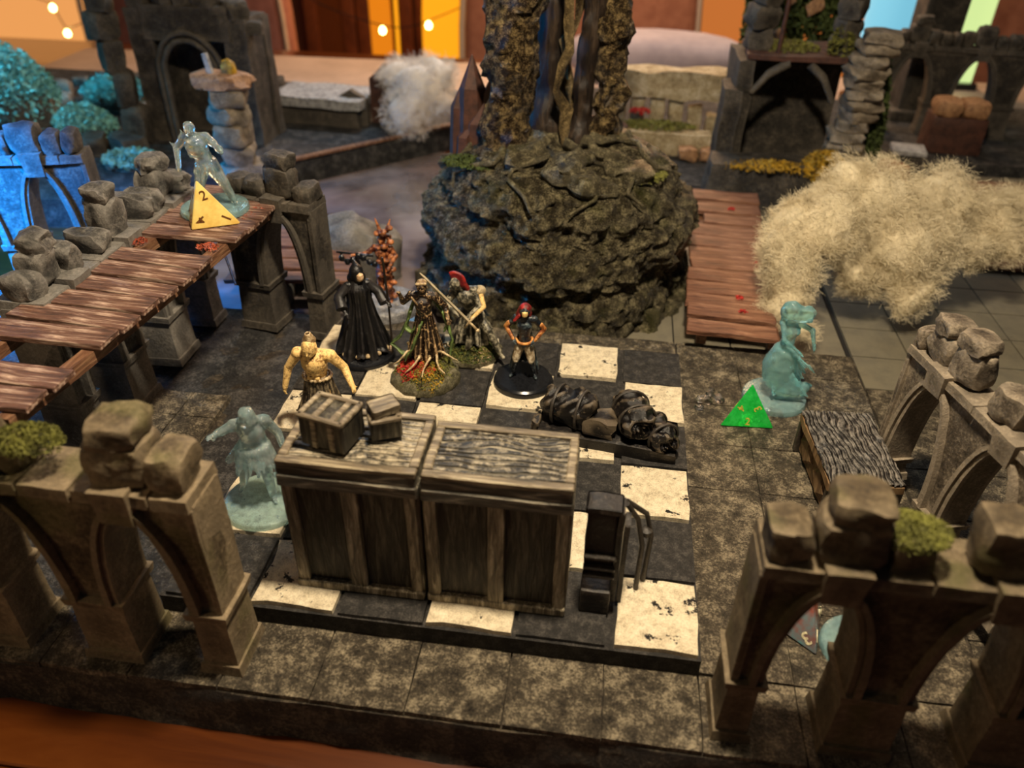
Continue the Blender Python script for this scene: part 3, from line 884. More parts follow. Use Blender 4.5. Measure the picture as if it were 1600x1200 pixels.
# clear gem and clear droplets
GB = thing('glass_bead', 'clear domed glass bead lying behind the right crate', 'bead', (-2.62, 2.55, P+.0))
link('dome', lathe_me('dome', [(.2, 0), (.2, .03), (.17, .09), (.1, .13), (.02, .145)], 32), M['glass'], GB)
for i, (x, y, s_) in enumerate(((.38, 5.05, .1), (.5, 5.3, .07), (.62, 5.15, .09), (.3, 4.85, .06))):
    tag(link('glass_shard', block_me('glass_shard', s_*2.4, s_*1.3, s_, i+3, .09), M['glass'], loc=(x, y, F), rot=(0, 0, i)),
        ('largest clear glass shard on the paving left of the green die', 'clear glass shard farthest from the viewer beside the green die', 'clear glass shard nearest to the green die', 'tiny clear glass shard lying in front of the other shards')[i], 'shard', 'clear shards beside the green die')

# ------------------------------------------------------------------ dice
def face_text(par, body, c, n_, up_, size, mt):
    cu = bpy.data.curves.new('number', 'FONT'); cu.body = body; cu.size = size; cu.extrude = .004
    cu.offset = size*.012
    cu.align_x = 'CENTER'; cu.align_y = 'CENTER'; cu.materials.append(mt)
    tmp = bpy.data.objects.new('tmp', cu); COL.objects.link(tmp)
    bpy.context.view_layer.update()
    me = bpy.data.meshes.new_from_object(tmp.evaluated_get(bpy.context.evaluated_depsgraph_get()))
    bpy.data.objects.remove(tmp)
    if not me.materials: me.materials.append(mt)
    o = link('number', me, None, par)
    n_ = n_.normalized(); up_ = (up_-n_*up_.dot(n_)).normalized(); x = up_.cross(n_)
    mm_ = Matrix((x, up_, n_)).transposed().to_4x4(); mm_.translation = c+n_*.003
    o.matrix_local = mm_
    return o
def d4(label, base, apex, mt, ink, faces, size, mode='vertex', bev=.03):
    c = (base[0]+base[1]+base[2]+apex)/4
    org = Vector((c.x, c.y, min(b.z for b in base)))
    D = thing('four_sided_die', label, 'die', org)
    vs = [v-org for v in (*base, apex)]
    bm = bmesh.new(); bv = [bm.verts.new(v) for v in vs]
    for f in ((0, 1, 2), (0, 1, 3), (1, 2, 3), (2, 0, 3)): bm.faces.new([bv[k] for k in f])
    bmesh.ops.recalc_face_normals(bm, faces=bm.faces[:])
    bmesh.ops.bevel(bm, geom=bm.edges[:], offset=bev, segments=3, profile=.5, affect='EDGES')
    link('body', to_mesh(bm, 'body', True, 25), mt, D)
    cc = sum(vs, Vector())/4
    for (ids, nums) in faces:
        a, b, d = (vs[k] for k in ids)
        fc = (a+b+d)/3; n_ = (b-a).cross(d-a).normalized()
        if n_.dot(fc-cc) < 0: n_ = -n_
        for v, t in zip((a, b, d), nums):
            if not t: continue
            if mode == 'vertex': face_text(D, t, fc.lerp(v, .47), n_, v-fc, size, ink)
            else: face_text(D, t, fc.lerp(fc*1.5-v*.5, .62), n_, v-fc, size, ink)
    return D
z3 = 3.15
b0, b1, b2 = Vector((-7.5, 4.8, z3)), Vector((-6.85, 5.16, z3)), Vector((-7.86, 5.4, z3))
ap = Vector((-7.42, 5.1, z3+.7))
d4('cream-yellow four-sided die with brown numbers on the walkway in front of the blue figure', (b0, b1, b2), ap, M['ydie'], M['ink'], (((0, 1, 3), ('4', '1', '2')), ((0, 2, 3), ('3', '1', '2'))), .2)
g0, g1, g2 = Vector((.58, 4.45, F+.012)), Vector((1.4, 4.5, F+.012)), Vector((.98, 5.13, F+.012))
d4('clear bright green four-sided die with gold numbers on the paving', (g0, g1, g2), Vector((.99, 4.72, F+.66)), M['green'], M['gold'], (((0, 1, 3), ('3', '4', '2')), ((1, 2, 3), ('1', '4', '')), ((0, 2, 3), ('1', '3', ''))), .16, 'edge', .02)
q0, q1, q2 = Vector((1.3, .42, F+.012)), Vector((1.5, 1.15, F+.012)), Vector((.78, .86, F+.012))
d4('blue-grey and rust four-sided die with a cream 3 under the front right arcade', (q0, q1, q2), Vector((1.19, .82, F+.62)), M['bdie'], M['cream'], (((0, 2, 3), ('3', '3', '3')), ((0, 1, 3), ('1', '2', ''))), .2, 'vertex', .025)

# ------------------------------------------------------------------ figurines
def ball(bm, c, r, seg=12):
    if not hasattr(r, '__len__'): r = (r, r, r)
    mt_ = Matrix.Translation(Vector(c)) @ Matrix.Diagonal((*r, 1))
    bmesh.ops.create_uvsphere(bm, u_segments=seg, v_segments=max(6, seg*2//3), radius=1, matrix=mt_)
def cap(bm, a, b, ra, rb, seg=10):
    a, b = Vector(a), Vector(b)
    d = b-a; L = d.length
    if L < 1e-5: return
    q = d.to_track_quat('Z', 'Y').to_matrix().to_4x4()
    bmesh.ops.create_cone(bm, cap_ends=True, segments=seg, radius1=ra, radius2=rb, depth=L,
                          matrix=Matrix.Translation((a+b)/2) @ q)
    ball(bm, a, ra*1.0, seg); ball(bm, b, rb*1.0, seg)
def hand(bm, c, d, s=1.0, side=1, curl=.5):
    """palm, four bent fingers and a thumb; d is the pointing direction"""
    c, d = Vector(c), Vector(d).normalized()
    w = d.cross(Vector((0, 0, 1))); w = w.normalized() if w.length > .1 else Vector((1, 0, 0))
    n_ = w.cross(d).normalized()
    cap(bm, c, c+d*.03*s, .016*s, .018*s, 8)
    base = c+d*.036*s
    for i, l in enumerate((.8, 1, .95, .7)):
        p0 = base+w*(i-1.5)*.011*s
        p1 = p0+(d*1.0-n_*curl*.4).normalized()*.022*l*s
        p2 = p1+(d*(1-curl)-n_*curl*1.2).normalized()*.02*l*s
        cap(bm, p0, p1, .0062*s, .0058*s, 6); cap(bm, p1, p2, .0058*s, .005*s, 6)
    t0 = c+d*.008*s+w*side*.014*s
    cap(bm, t0, t0+(d*.7+w*side*.9).normalized()*.026*s, .0068*s, .0058*s, 6)
DEF = dict(hip=(0, 0, .5), waist=(0, 0, .6), chest=(0, -.005, .73), neck=(0, 0, .83), head=(0, -.015, .915),
           sr=(.105, 0, .79), er=(.16, .02, .66), hr=(.17, -.05, .54), sl=(-.105, 0, .79), el=(-.16, .02, .66), hl=(-.17, -.05, .54),
           kr=(.06, -.02, .27), fr=(.07, 0, .04), kl=(-.06, -.02, .27), fl=(-.07, 0, .04))
def body(parent, mt, pose, muscle=1.0, vox=.0095, extra=None, face=True, name='body', noz=.004, head_r=.066):
    p = dict(DEF); p.update(pose)
    V = {k: Vector(v) for k, v in p.items() if k != 'curl'}
    bm = bmesh.new(); m_ = muscle
    cap(bm, V['hip'], V['waist'], .075*m_, .068*m_, 14)
    cap(bm, V['waist'], V['chest'], .068*m_, .092*m_, 14)
    ball(bm, V['chest']+Vector((.04, -.035, .01)), (.05*m_, .04*m_, .042*m_)); ball(bm, V['chest']+Vector((-.04, -.035, .01)), (.05*m_, .04*m_, .042*m_))
    cap(bm, V['chest'], (V['sr']+V['sl'])/2, .088*m_, .05*m_, 12)
    cap(bm, V['sr'], V['sl'], .046*m_, .046*m_, 12)
    cap(bm, (V['sr']+V['sl'])/2, V['head'], .036*m_, .034*m_)
    H = V['head']; f = Vector(p.get('face', (0, -1, 0))).normalized(); sd = f.cross(Vector((0, 0, 1))).normalized()
    ball(bm, H, (head_r*.86, head_r*.95, head_r*1.15), 14)
    ball(bm, H+f*head_r*.35+Vector((0, 0, -head_r*.5)), (head_r*.55, head_r*.55, head_r*.55), 10)
    if face:
        cap(bm, H+f*head_r*.88+Vector((0, 0, .006)), H+f*head_r*1.12+Vector((0, 0, -.014)), .006, .009, 6)       # nose
        cap(bm, H+f*head_r*.86+sd*.026+Vector((0, 0, .018)), H+f*head_r*.86-sd*.026+Vector((0, 0, .018)), .009, .009, 6)  # brow
        cap(bm, H+f*head_r*.8+sd*.014+Vector((0, 0, -.036)), H+f*head_r*.8-sd*.014+Vector((0, 0, -.036)), .007, .007, 6)  # mouth
        for s_ in (1, -1): ball(bm, H+sd*s_*head_r*.86, (.008, .012, .016), 8)   # ears
    for a, b, c in (('sr', 'er', 'hr'), ('sl', 'el', 'hl')):
        cap(bm, V[a], V[b], .04*m_, .03*m_); cap(bm, V[b], V[c], .031*m_, .021*m_)
        hand(bm, V[c], (V[c]-V[b]), 1.15, 1 if a == 'sl' else -1, p.get('curl', .5))
    for s_, a, b in ((.045, 'kr', 'fr'), (-.045, 'kl', 'fl')):
        h0 = V['hip']+Vector((s_, 0, -.02))
        cap(bm, h0, V[a], .062*m_, .045*m_, 12); cap(bm, V[a], V[b], .045*m_, .028*m_, 12)
        fd = Vector((V[b].x*.3, -.1, 0)).normalized()
        cap(bm, V[b]+Vector((0, .01, -.012)), V[b]+fd*.075+Vector((0, 0, -.02)), .026, .02, 8)
    if extra: extra(bm, V)
    for v in bm.verts: v.co += noise.noise_vector(v.co*22)*noz
    o = link(name, to_mesh(bm, name), mt, parent)
    md = o.modifiers.new('join', 'REMESH'); md.mode = 'VOXEL'; md.voxel_size = vox; md.use_smooth_shade = True
    sm = o.modifiers.new('soft', 'SMOOTH'); sm.factor = .5; sm.iterations = 2
    return o
def merge_piece(parent, name, mt, fn, vox=.01, it=1):
    bm = bmesh.new(); fn(bm)
    o = link(name, to_mesh(bm, name), mt, parent)
    md = o.modifiers.new('join', 'REMESH'); md.mode = 'VOXEL'; md.voxel_size = vox; md.use_smooth_shade = True
    if it:
        sm = o.modifiers.new('soft', 'SMOOTH'); sm.factor = .5; sm.iterations = it
    return o
def skirt(parent, name, mt, prof, folds=9, amp=.02, seed=1, off=(0, 0, 0), drift=(0, 0), gap=None):
    """folded garment from a profile [(r, z)], top first; amp grows downwards"""
    z0, z1 = prof[0][1], prof[-1][1]
    P2 = []
    for a, b in zip(prof, prof[1:]):
        for i in range(6): P2.append((a[0]+(b[0]-a[0])*i/6, a[1]+(b[1]-a[1])*i/6))
    P2.append(prof[-1])
    bm = bmesh.new(); rings = []; seg = 96
    for (r, z) in P2:
        t = (z0-z)/(z0-z1); ring = []
        for i in range(seg):
            a = 2*pi*i/seg
            rr = r+amp*t*sin(folds*a+seed+1.4*sin(t*3+a*2))+amp*.5*t*sin(folds*2.3*a+seed*2)
            jag = .03*t*sin(a*7+seed)*(1 if t > .95 else 0)
            ring.append(bm.verts.new((off[0]+rr*cos(a)+drift[0]*t*t, off[1]+rr*sin(a)*.85+drift[1]*t*t, off[2]+z+jag)))
        rings.append(ring)
    for a, b in zip(rings, rings[1:]):
        for i in range(seg): bm.faces.new((a[i], a[(i+1) % seg], b[(i+1) % seg], b[i]))
    bm.faces.new(rings[0]); bm.faces.new(rings[-1][::-1])
    return link(name, to_mesh(bm, name, True, 70), mt, parent)
def disc(parent, r, h, mt, name='base', loc=(0, 0, 0)):
    pr = [(r, 0), (r, h*.35), (r*.97, h*.8), (r*.9, h), (r*.5, h), (.01, h)]
    return link(name, lathe_me(name, pr, 64, None, True, 30), mt, parent, loc)
def mossy_base(parent, r, h, seed, mts, n=2600):
    def wob(a, rr, z): return rr+fbm((cos(a)*2, sin(a)*2, z*3), 1.6, seed)*.05*(1 if rr > .1 else .2), z+fbm((cos(a)*rr*3, sin(a)*rr*3, 1), 1.5, seed)*.04*(1 if z > .08 else 0)
    pr = [(r, 0), (r, .07), (r*.96, h*.35), (r*.85, h*.62), (r*.62, h*.86), (r*.35, h), (.02, h*1.02)]
    link('base_rock', lathe_me('base_rock', pr, 48, wob), M['basek'], parent)
    top = lambda x, y: h*max(.1, 1-(min(1, (x*x+y*y)/(r*r)))**2.0)+.0
    for i, (mt_, cx, cy, sp, k) in enumerate(mts):
        f_ = lambda x, y, cx=cx, cy=cy: top(x+cx, y+cy)
        o = link('moss', tuft_me('moss', int(n*k), (sp, sp, .07), .02, seed+i, .3, f_), M[mt_], parent, (cx, cy, 0)); o['kind'] = 'stuff'
M['basek'] = stone_mat('base_earth', (.01, .009, .006), (.09, .08, .04), (.3, .26, .16), 8, .8, .6)
M['skin'] = painted('flesh_paint', (.2, .07, .015), (1.0, .68, .26), 20, .32, (.4, .56), (.1, .6))
M['skin2'] = painted('pale_face_paint', (.35, .17, .07), (.85, .6, .36), 14, .4)
M['kilt'] = painted('brown_cloth_paint', (.03, .022, .015), (.32, .25, .15), 11, .35)
M['blackrobe'] = painted('black_robe_paint', (.005, .005, .006), (.05, .045, .045), 9, .35, (.5, .75))
M['bronze'] = painted('bronze_drybrush', (.012, .006, .004), (.85, .56, .28), 18, .22, (.53, .64))
M['greenrobe'] = painted('dark_green_robe_paint', (.006, .01, .008), (.2, .3, .08), 10, .35, (.5, .66))
M['bone'] = painted('bone_paint', (.2, .12, .05), (.85, .66, .38), 12, .4)
M['armor'] = painted('grey_armour_paint', (.03, .028, .02), (.5, .45, .32), 13, .3)
M['redh'] = painted('red_hair_paint', (.08, .006, .006), (.5, .03, .03), 16, .35)
M['redc'] = painted('crimson_crest_paint', (.1, .006, .008), (.42, .03, .02), 9, .3)
M['steel'] = plain('brushed_steel_gold', (.85, .72, .5), .3, .2, (.5, .4, .25), 8, .1)
M['blued'] = painted('dark_blue_armour_paint', (.008, .012, .018), (.12, .16, .17), 12, .25, (.5, .66))
M['orange'] = painted('orange_leather_paint', (.18, .04, .01), (.85, .38, .1), 14, .35)
M['cream2'] = painted('cream_trousers_paint', (.25, .18, .1), (.85, .75, .55), 12, .4)
M['demon'] = painted('rust_red_bronze_paint', (.06, .008, .005), (.7, .26, .09), 15, .25)
M['gbasegrey'] = stone_mat('grey_round_base', (.03, .03, .032), (.2, .2, .21), (.55, .54, .53), 6, .5, .5)

def fig(name_label, loc, s, rz=0):
    o = thing('figurine', name_label, 'figurine', loc, rz); return o
def scaled(par, s, z=0, x=0, y=0):
    """children keep the unit figure; parts are scaled through the thing's parts"""
    for c in par.children:
        if c.get('fixed'): del c['fixed']; continue
        c.scale = (c.scale[0]*s, c.scale[1]*s, c.scale[2]*s); c.location = Vector(c.location)*s+Vector((x, y, z))
def fix(o): o['fixed'] = 1; return o

# -- bare-chested brute
G = fig('bare-chested muscular yellow-skinned miniature in a ragged kilt behind the left crate', (-5.12, 3.1, P), 1)
fix(disc(G, .42, .1, M['plastic']))
body(G, M['skin'], dict(head=(0, -.09, .925), face=(0, -.9, -.35), neck=(0, -.05, .82), chest=(0, -.03, .74), sr=(.15, -.01, .8), sl=(-.15, -.01, .8), er=(.25, .03, .66), hr=(.34, -.07, .54),
     el=(-.26, -.02, .64), hl=(-.3, -.07, .45), kr=(.09, -.05, .27), kl=(-.1, 0, .27), fr=(.12, 0, .04), fl=(-.14, .04, .04), curl=.8), 1.32, .0095,
     lambda bm, V: [ball(bm, (sx*.035, -.1, .6+.05*k), (.03, .022, .022), 8) for sx in (1, -1) for k in range(3)], head_r=.08)
def hair(bm):
    for i in range(14):
        a = pi*2*i/14
        cap(bm, (.045*cos(a), -.07+.045*sin(a), .985), (.02*cos(a), -.08+.03*sin(a), 1.06), .018, .006, 6)
    ball(bm, (0, -.065, .98), (.062, .066, .04))
merge_piece(G, 'hair', M['bone'], hair, .009)
skirt(G, 'kilt', M['kilt'], [(.1, .585), (.125, .54), (.15, .4), (.2, .2), (.22, .12)], 11, .03, 4)
merge_piece(G, 'belt', M['bone'], lambda bm: [ball(bm, (.125*cos(a), .105*sin(a)-.005, .575), .02, 6) for a in [2*pi*i/22 for i in range(22)]], .008, 0)
scaled(G, 1.5, .1)

# -- hooded one
G = fig('hooded miniature in a long black robe with a thin staff', (-5.14, 5.12, P), 1, radians(28))
fix(disc(G, .5, .09, M['plastic']))
body(G, M['blackrobe'], dict(head=(0, -.03, .9), face=(.3, -1, -.1), er=(.22, -.02, .68), hr=(.26, -.14, .62), el=(-.23, .0, .66), hl=(-.17, -.13, .56)), 1.05, .011)
skirt(G, 'robe', M['blackrobe'], [(.06, .86), (.13, .76), (.12, .62), (.15, .45), (.22, .2), (.28, .03)], 10, .035, 2)
def hood(bm):
    ball(bm, (0, -.005, .925), (.078, .085, .1)); ball(bm, (0, .03, .86), (.1, .08, .07)); cap(bm, (0, .02, 1.0), (0, .07, 1.03), .035, .012)
merge_piece(G, 'hood', M['blackrobe'], hood, .011)
link('face', lathe_me('face', [(.005, -.05), (.032, -.03), (.04, 0), (.034, .03), (.005, .05)], 16), M['skin2'], G, (.02, -.075, .905))
link('staff', tube_me('staff', [(.27, -.17, .02), (.27, -.16, .6), (.25, -.15, 1.12)], .011, 8), M['barkd'], G)
for s_, x in ((1, .24), (-1, -.2)):
    link('sleeve', tube_me('sleeve', [(s_*.1, 0, .79), (s_*.2, -.01, .69), (x, -.12, .6)], [.05, .055, .06], 12), M['blackrobe'], G)
merge_piece(G, 'hem_clutter', M['bone'], lambda bm: [ball(bm, (.25*cos(a), .2*sin(a), .04), (.035, .03, .03), 6) for a in (3.6, 4.3, 4.7, 5.2, 5.8)], .01)
scaled(G, 1.52, .09)

# -- robed leader on the flowered base
G = fig('bronze robed miniature with raised fist and green sashes on a red-flowered mossy base', (-4.0, 4.6, P), 1, 0)
mossy_base(G, .53, .3, 5, (('moss', 0, 0, .5, 1), ('mossy', .1, -.25, .25, .25), ('red', -.17, -.14, .26, .7), ('red', .12, -.22, .1, .08)))
body(G, M['bronze'], dict(head=(0, -.03, .94), sl=(-.12, 0, .82), sr=(.12, 0, .82), el=(-.22, .0, .72), hl=(-.23, -.06, .84), er=(.23, .02, .7), hr=(.27, -.06, .6),
     kr=(.08, -.05, .28), kl=(-.05, .02, .28), curl=1), 1.08, .0105,
     lambda bm, V: [cap(bm, (-.1+.05*k, -.085, .83-.05*k), (.06-.02*k, -.1, .62+.02*k), .014, .012, 6) for k in range(4)])
skirt(G, 'robe', M['bronze'], [(.085, .62), (.1, .52), (.13, .35), (.17, .12), (.16, .05)], 8, .035, 6)
for k, pts in enumerate(([(-.1, .05, .8), (-.2, .07, .5), (-.3, .03, .28), (-.4, 0, .2), (-.28, -.05, .12), (-.15, -.1, .1)],
                         [(.1, .06, .8), (.22, .08, .52), (.3, .02, .3), (.27, -.03, .1)],
                         [(-.02, -.1, .55), (-.1, -.16, .3), (-.2, -.18, .12)], [(-.16, .04, .62), (-.22, 0, .42), (-.14, -.03, .36), (-.06, -.04, .5)],
                         [(.2, .02, .66), (.26, .0, .5), (.22, -.02, .42)])):
    bm = bmesh.new(); n = 22; prev = None
    for i in range(n+1):
        t = i/n*(len(pts)-1); k0 = min(int(t), len(pts)-2); q = Vector(pts[k0]).lerp(Vector(pts[k0+1]), t-k0)
        w = .05*(1-.5*i/n)
        a = Vector((.25*sin(i*.7+k), 1, .2*cos(i*.6))).normalized()*w
        row = [bm.verts.new(q-a), bm.verts.new(q+Vector((.012, -.012, 0))), bm.verts.new(q+a)]
        if prev:
            for j in range(2): bm.faces.new((prev[j], prev[j+1], row[j+1], row[j]))
        prev = row
    o = link('sash', to_mesh(bm, 'sash'), M['greenrobe'], G)
    md = o.modifiers.new('thick', 'SOLIDIFY'); md.thickness = .018
merge_piece(G, 'hair', M['bone'], lambda bm: [ball(bm, (0, -.02, .975), (.058, .064, .042)), cap(bm, (-.04, -.07, .985), (.045, -.065, .99), .018, .018)], .01)
def roots(bm):
    r = random.Random(3)
    for i in range(8):
        a = -pi*.9+i*.28*pi/1.2; x, y = .1*cos(a), .1*sin(a)
        pr = Vector((x, y, .1))
        for k in range(5):
            q = pr+Vector((cos(a+sin(k+i)*.8)*.06, sin(a+sin(k+i)*.8)*.06, (.05, .02, -.03, -.06, -.05)[k]))
            cap(bm, pr, q, .02-.002*k, .017-.002*k, 6); pr = q
merge_piece(G, 'roots', M['bone'], roots, .009)
scaled_children = [c for c in G.children if not c.name.startswith(('base_rock', 'moss'))]
for c in scaled_children:
    c.scale = (1.42,)*3; c.location = (0, .1, .26)

# -- crested greatsword fighter
G = fig('crouching armoured miniature with crimson crest and long raised greatsword on a mossy base', (-3.4, 5.45, P), 1, radians(-6))
mossy_base(G, .46, .16, 9, (('mossg', 0, 0, .44, 1), ('moss', 0, -.1, .35, .7), ('bone', .2, -.22, .16, .06)), 2400)
body(G, M['armor'], dict(hip=(.0, .04, .44), waist=(-.02, 0, .54), chest=(-.05, -.05, .66), neck=(-.09, -.08, .75), head=(-.14, -.12, .83), face=(-.6, -.8, -.1), sr=(.05, -.04, .74), sl=(-.16, -.06, .71),
     er=(.12, -.12, .6), hr=(.03, -.2, .52), el=(-.24, -.14, .6), hl=(-.12, -.24, .56), kr=(.2, -.08, .3), fr=(.34, -.12, .06), kl=(-.12, -.08, .24), fl=(-.2, .05, .04), curl=1), 1.15, .0105)
skirt(G, 'tunic', M['armor'], [(.09, .52), (.12, .42), (.17, .25), (.2, .1)], 9, .035, 3, (-.02, .02, 0))
def crest(bm):
    for i in range(15):
        a = -.5+i*.18
        cap(bm, (-.15+.0*i, -.12-.01-.05*cos(a)*.0, .84), (-.15+.105*sin(a), -.12+.02, .84+.105*cos(a)), .016, .02, 6)
    cap(bm, (-.06, -.1, .83), (.02, -.04, .68), .035, .02)
merge_piece(G, 'crest', M['redc'], crest, .011)
merge_piece(G, 'pauldron', M['sand'], lambda bm: ball(bm, (.09, -.02, .73), (.07, .075, .055)), .011)
merge_piece(G, 'pauldron', M['sand'], lambda bm: ball(bm, (-.19, -.06, .7), (.05, .045, .04)), .011)
def arm(bm):
    cap(bm, (.1, -.05, .74), (.16, -.12, .6), .03, .028); cap(bm, (.16, -.12, .6), (.06, -.22, .5), .028, .02)
merge_piece(G, 'forearm', M['skin'], arm, .01)
def blade(bm):
    a, b = Vector((.06, -.3, .5)), Vector((-.44, -.34, 1.02))
    d = (b-a).normalized(); w = d.cross(Vector((0, 1, 0))).normalized()
    vs = []
    for t, h in ((0, .02), (.92, .015), (1, .001)):
        c = a.lerp(b, t)
        vs.append([bm.verts.new(c+w*h), bm.verts.new(c-Vector((0, .007, 0))), bm.verts.new(c-w*h), bm.verts.new(c+Vector((0, .007, 0)))])
    for p_, q_ in zip(vs, vs[1:]):
        for k in range(4): bm.faces.new((p_[k], p_[(k+1) % 4], q_[(k+1) % 4], q_[k]))
    bm.faces.new(vs[0]); bm.faces.new(vs[-1])
bm = bmesh.new(); blade(bm); link('sword_blade', to_mesh(bm, 'sword_blade', False), M['steel'], G)
bm = bmesh.new(); cap(bm, (.06, -.3, .5), (.13, -.29, .42), .012, .014); cap(bm, (.01, -.31, .44), (.1, -.29, .56), .012, .012); ball(bm, (.14, -.29, .41), .02)
link('sword_hilt', to_mesh(bm, 'sword_hilt'), M['bone'], G)
for c in G.children:
    if not c.name.startswith(('base_rock', 'moss')): c.scale = (1.5,)*3; c.location = (0, 0, .1)

# -- red-haired one on black disc
G = fig('red-haired miniature with hands on hips and cream trousers on a glossy black round base', (-2.47, 4.72, P), 1, 0)
fix(disc(G, .47, .12, M['plastic']))
body(G, M['blued'], dict(head=(0, -.04, .93), sr=(.11, 0, .82), sl=(-.11, 0, .82), er=(.22, .03, .68), hr=(.12, -.06, .56), el=(-.22, .03, .68), hl=(-.12, -.06, .56),
     kr=(.09, -.04, .28), fr=(.13, .02, .04), kl=(-.09, -.04, .28), fl=(-.13, .02, .04)), 1.0, .0105)
def rh(bm):
    ball(bm, (0, -.01, .96), (.072, .075, .066)); 
    for i in range(12):
        a = -.3+i*.34
        cap(bm, (.05*cos(a), .03*sin(a), .96), (.085*cos(a)-.02, .05*sin(a)+.01, .84+.02*sin(i*2)), .028, .018, 6)
    cap(bm, (-.06, -.03, .88), (-.12, -.04, .8), .03, .02)
merge_piece(G, 'hair', M['redh'], rh, .011)
link('face', lathe_me('face', [(.005, -.045), (.03, -.03), (.038, 0), (.034, .025), (.005, .04)], 16), M['skin'], G, (.005, -.082, .925))
def fore(bm):
    for s_ in (1, -1):
        cap(bm, (s_*.225, .03, .68), (s_*.13, -.06, .565), .033, .024); cap(bm, (s_*.19, .01, .74), (s_*.225, .03, .68), .032, .034)
merge_piece(G, 'bracer', M['orange'], fore, .01)
link('belt', tube_me('belt', [(.095*cos(a), .085*sin(a)-.005, .535+.015*sin(a)) for a in [2*pi*i/24 for i in range(25)]], .018, 8), M['orange'], G)
def trs(bm):
    for s_ in (1, -1):
        cap(bm, (s_*.05, -.005, .47), (s_*.092, -.045, .29), .066, .05); ball(bm, (s_*.092, -.07, .27), (.035, .025, .035))
merge_piece(G, 'trousers', M['cream2'], trs, .011)
def ct(bm):
    for i in range(9):
        a = i/8*pi; 
        cap(bm, (.06*cos(a), .06, .6), (.17*cos(a), .05+.15*sin(a), .1), .028, .022, 6)
merge_piece(G, 'coat_tail', M['blued'], ct, .013)
scaled(G, 1.27, .12)

# -- red-bronze demon behind
G = fig('rust-red horned miniature with a black weapon on a grey round base, behind the others', (-5.35, 7.2, F), 1, 0)
fix(disc(G, .62, .18, M['gbasegrey']))
body(G, M['demon'], dict(er=(.18, -.02, .7), hr=(.12, -.12, .6), el=(-.22, -.06, .72), hl=(-.34, -.16, .74), curl=1), 1.15, .012)
def spir(bm):
    for k in range(26):
        t = k/25; a = k*1.25
        ball(bm, (.04+.085*cos(a), -.02+.07*sin(a), .1+1.0*t), (.055, .05, .04), 8)
    for s_ in (1, -1): cap(bm, (.04+s_*.05, -.02, 1.05), (.04+s_*.1, -.02, 1.22), .03, .01)
merge_piece(G, 'coils', M['demon'], spir, .012)
def wp(bm):
    cap(bm, (-.58, -.15, .76), (-.1, -.15, .74), .016, .02)
    for i in range(7): ball(bm, (-.52+.075*i, -.16+.02*sin(i*3), .68-.05*sin(i*1.4)), (.045, .04, .05), 8)
    cap(bm, (-.3, -.14, .66), (-.2, -.12, .1), .02, .014)
merge_piece(G, 'weapon', M['plastic'], wp, .012)
scaled(G, 1.35, .16)

# -- clear blue resin figures
def gfig(label, loc, rz, pose, extra, s, mt='ghost', br=.43, bh=.09, muscle=1.1, inner=None, group='clear blue resin figurines'):
    G = thing('figurine', label, 'figurine', loc, rz)
    fix(disc(G, br, bh, M['gbase']))
    body(G, M[mt], pose, muscle, .011, extra, noz=.013)
    if inner: inner(G)
    scaled(G, s, bh)
    return G
def rags(seed, n=16, z=.5, r=.1, drop=.16, rr=.02):
    def f(bm, V):
        q = random.Random(seed)
        for i in range(n):
            a = 2*pi*i/n; h = V['hip']
            cap(bm, (h.x+r*cos(a), h.y+r*.8*sin(a), z+.03), (h.x+(r+.07)*cos(a), h.y+(r+.06)*sin(a), z-drop*q.uniform(.6, 1.3)), rr*1.4, rr*.5, 6)
        for i in range(9):
            a = q.random()*6.3; c = V['chest']
            cap(bm, (c.x+.08*cos(a), c.y+.07*sin(a), c.z+.06), (c.x+.1*cos(a), c.y+.08*sin(a), c.z-.12), .02, .012, 6)
    return f
def claws(bm, V, keys=('hr', 'hl')):
    for k in keys:
        for j in range(3):
            cap(bm, V[k], V[k]+Vector(((j-1)*.03, -.03, -.05)), .012, .004, 5)
gfig('clear blue resin figure lunging on the walkway behind the cream-yellow die', (-7.5, 5.62, 3.15), radians(8),
     dict(hip=(0, .02, .46), waist=(-.02, 0, .57), chest=(-.05, -.04, .7), neck=(-.06, -.07, .79), head=(-.07, -.09, .88), sr=(.06, -.02, .78), sl=(-.17, -.02, .76),
          er=(.15, -.06, .72), hr=(.22, -.12, .68), el=(-.28, -.02, .66), hl=(-.27, -.1, .48), kr=(.16, -.02, .27), fr=(.22, .04, .04), kl=(-.1, -.04, .26), fl=(-.16, .02, .04), curl=.9),
     lambda bm, V: (rags(3, 14, .48, .09, .13)(bm, V), claws(bm, V), cap(bm, V['sl'], V['sl']+Vector((-.03, 0, .1)), .03, .006), cap(bm, V['el'], V['el']+Vector((-.06, 0, .06)), .025, .006),
                    ball(bm, V['hr'], (.05, .035, .05)), cap(bm, V['sr'], V['er'], .055, .045), ball(bm, V['waist'], (.1, .08, .07)),
                    ball(bm, V['head']+Vector((0, .01, .01)), (.062, .068, .078))), 1.36, br=.52, muscle=1.34)
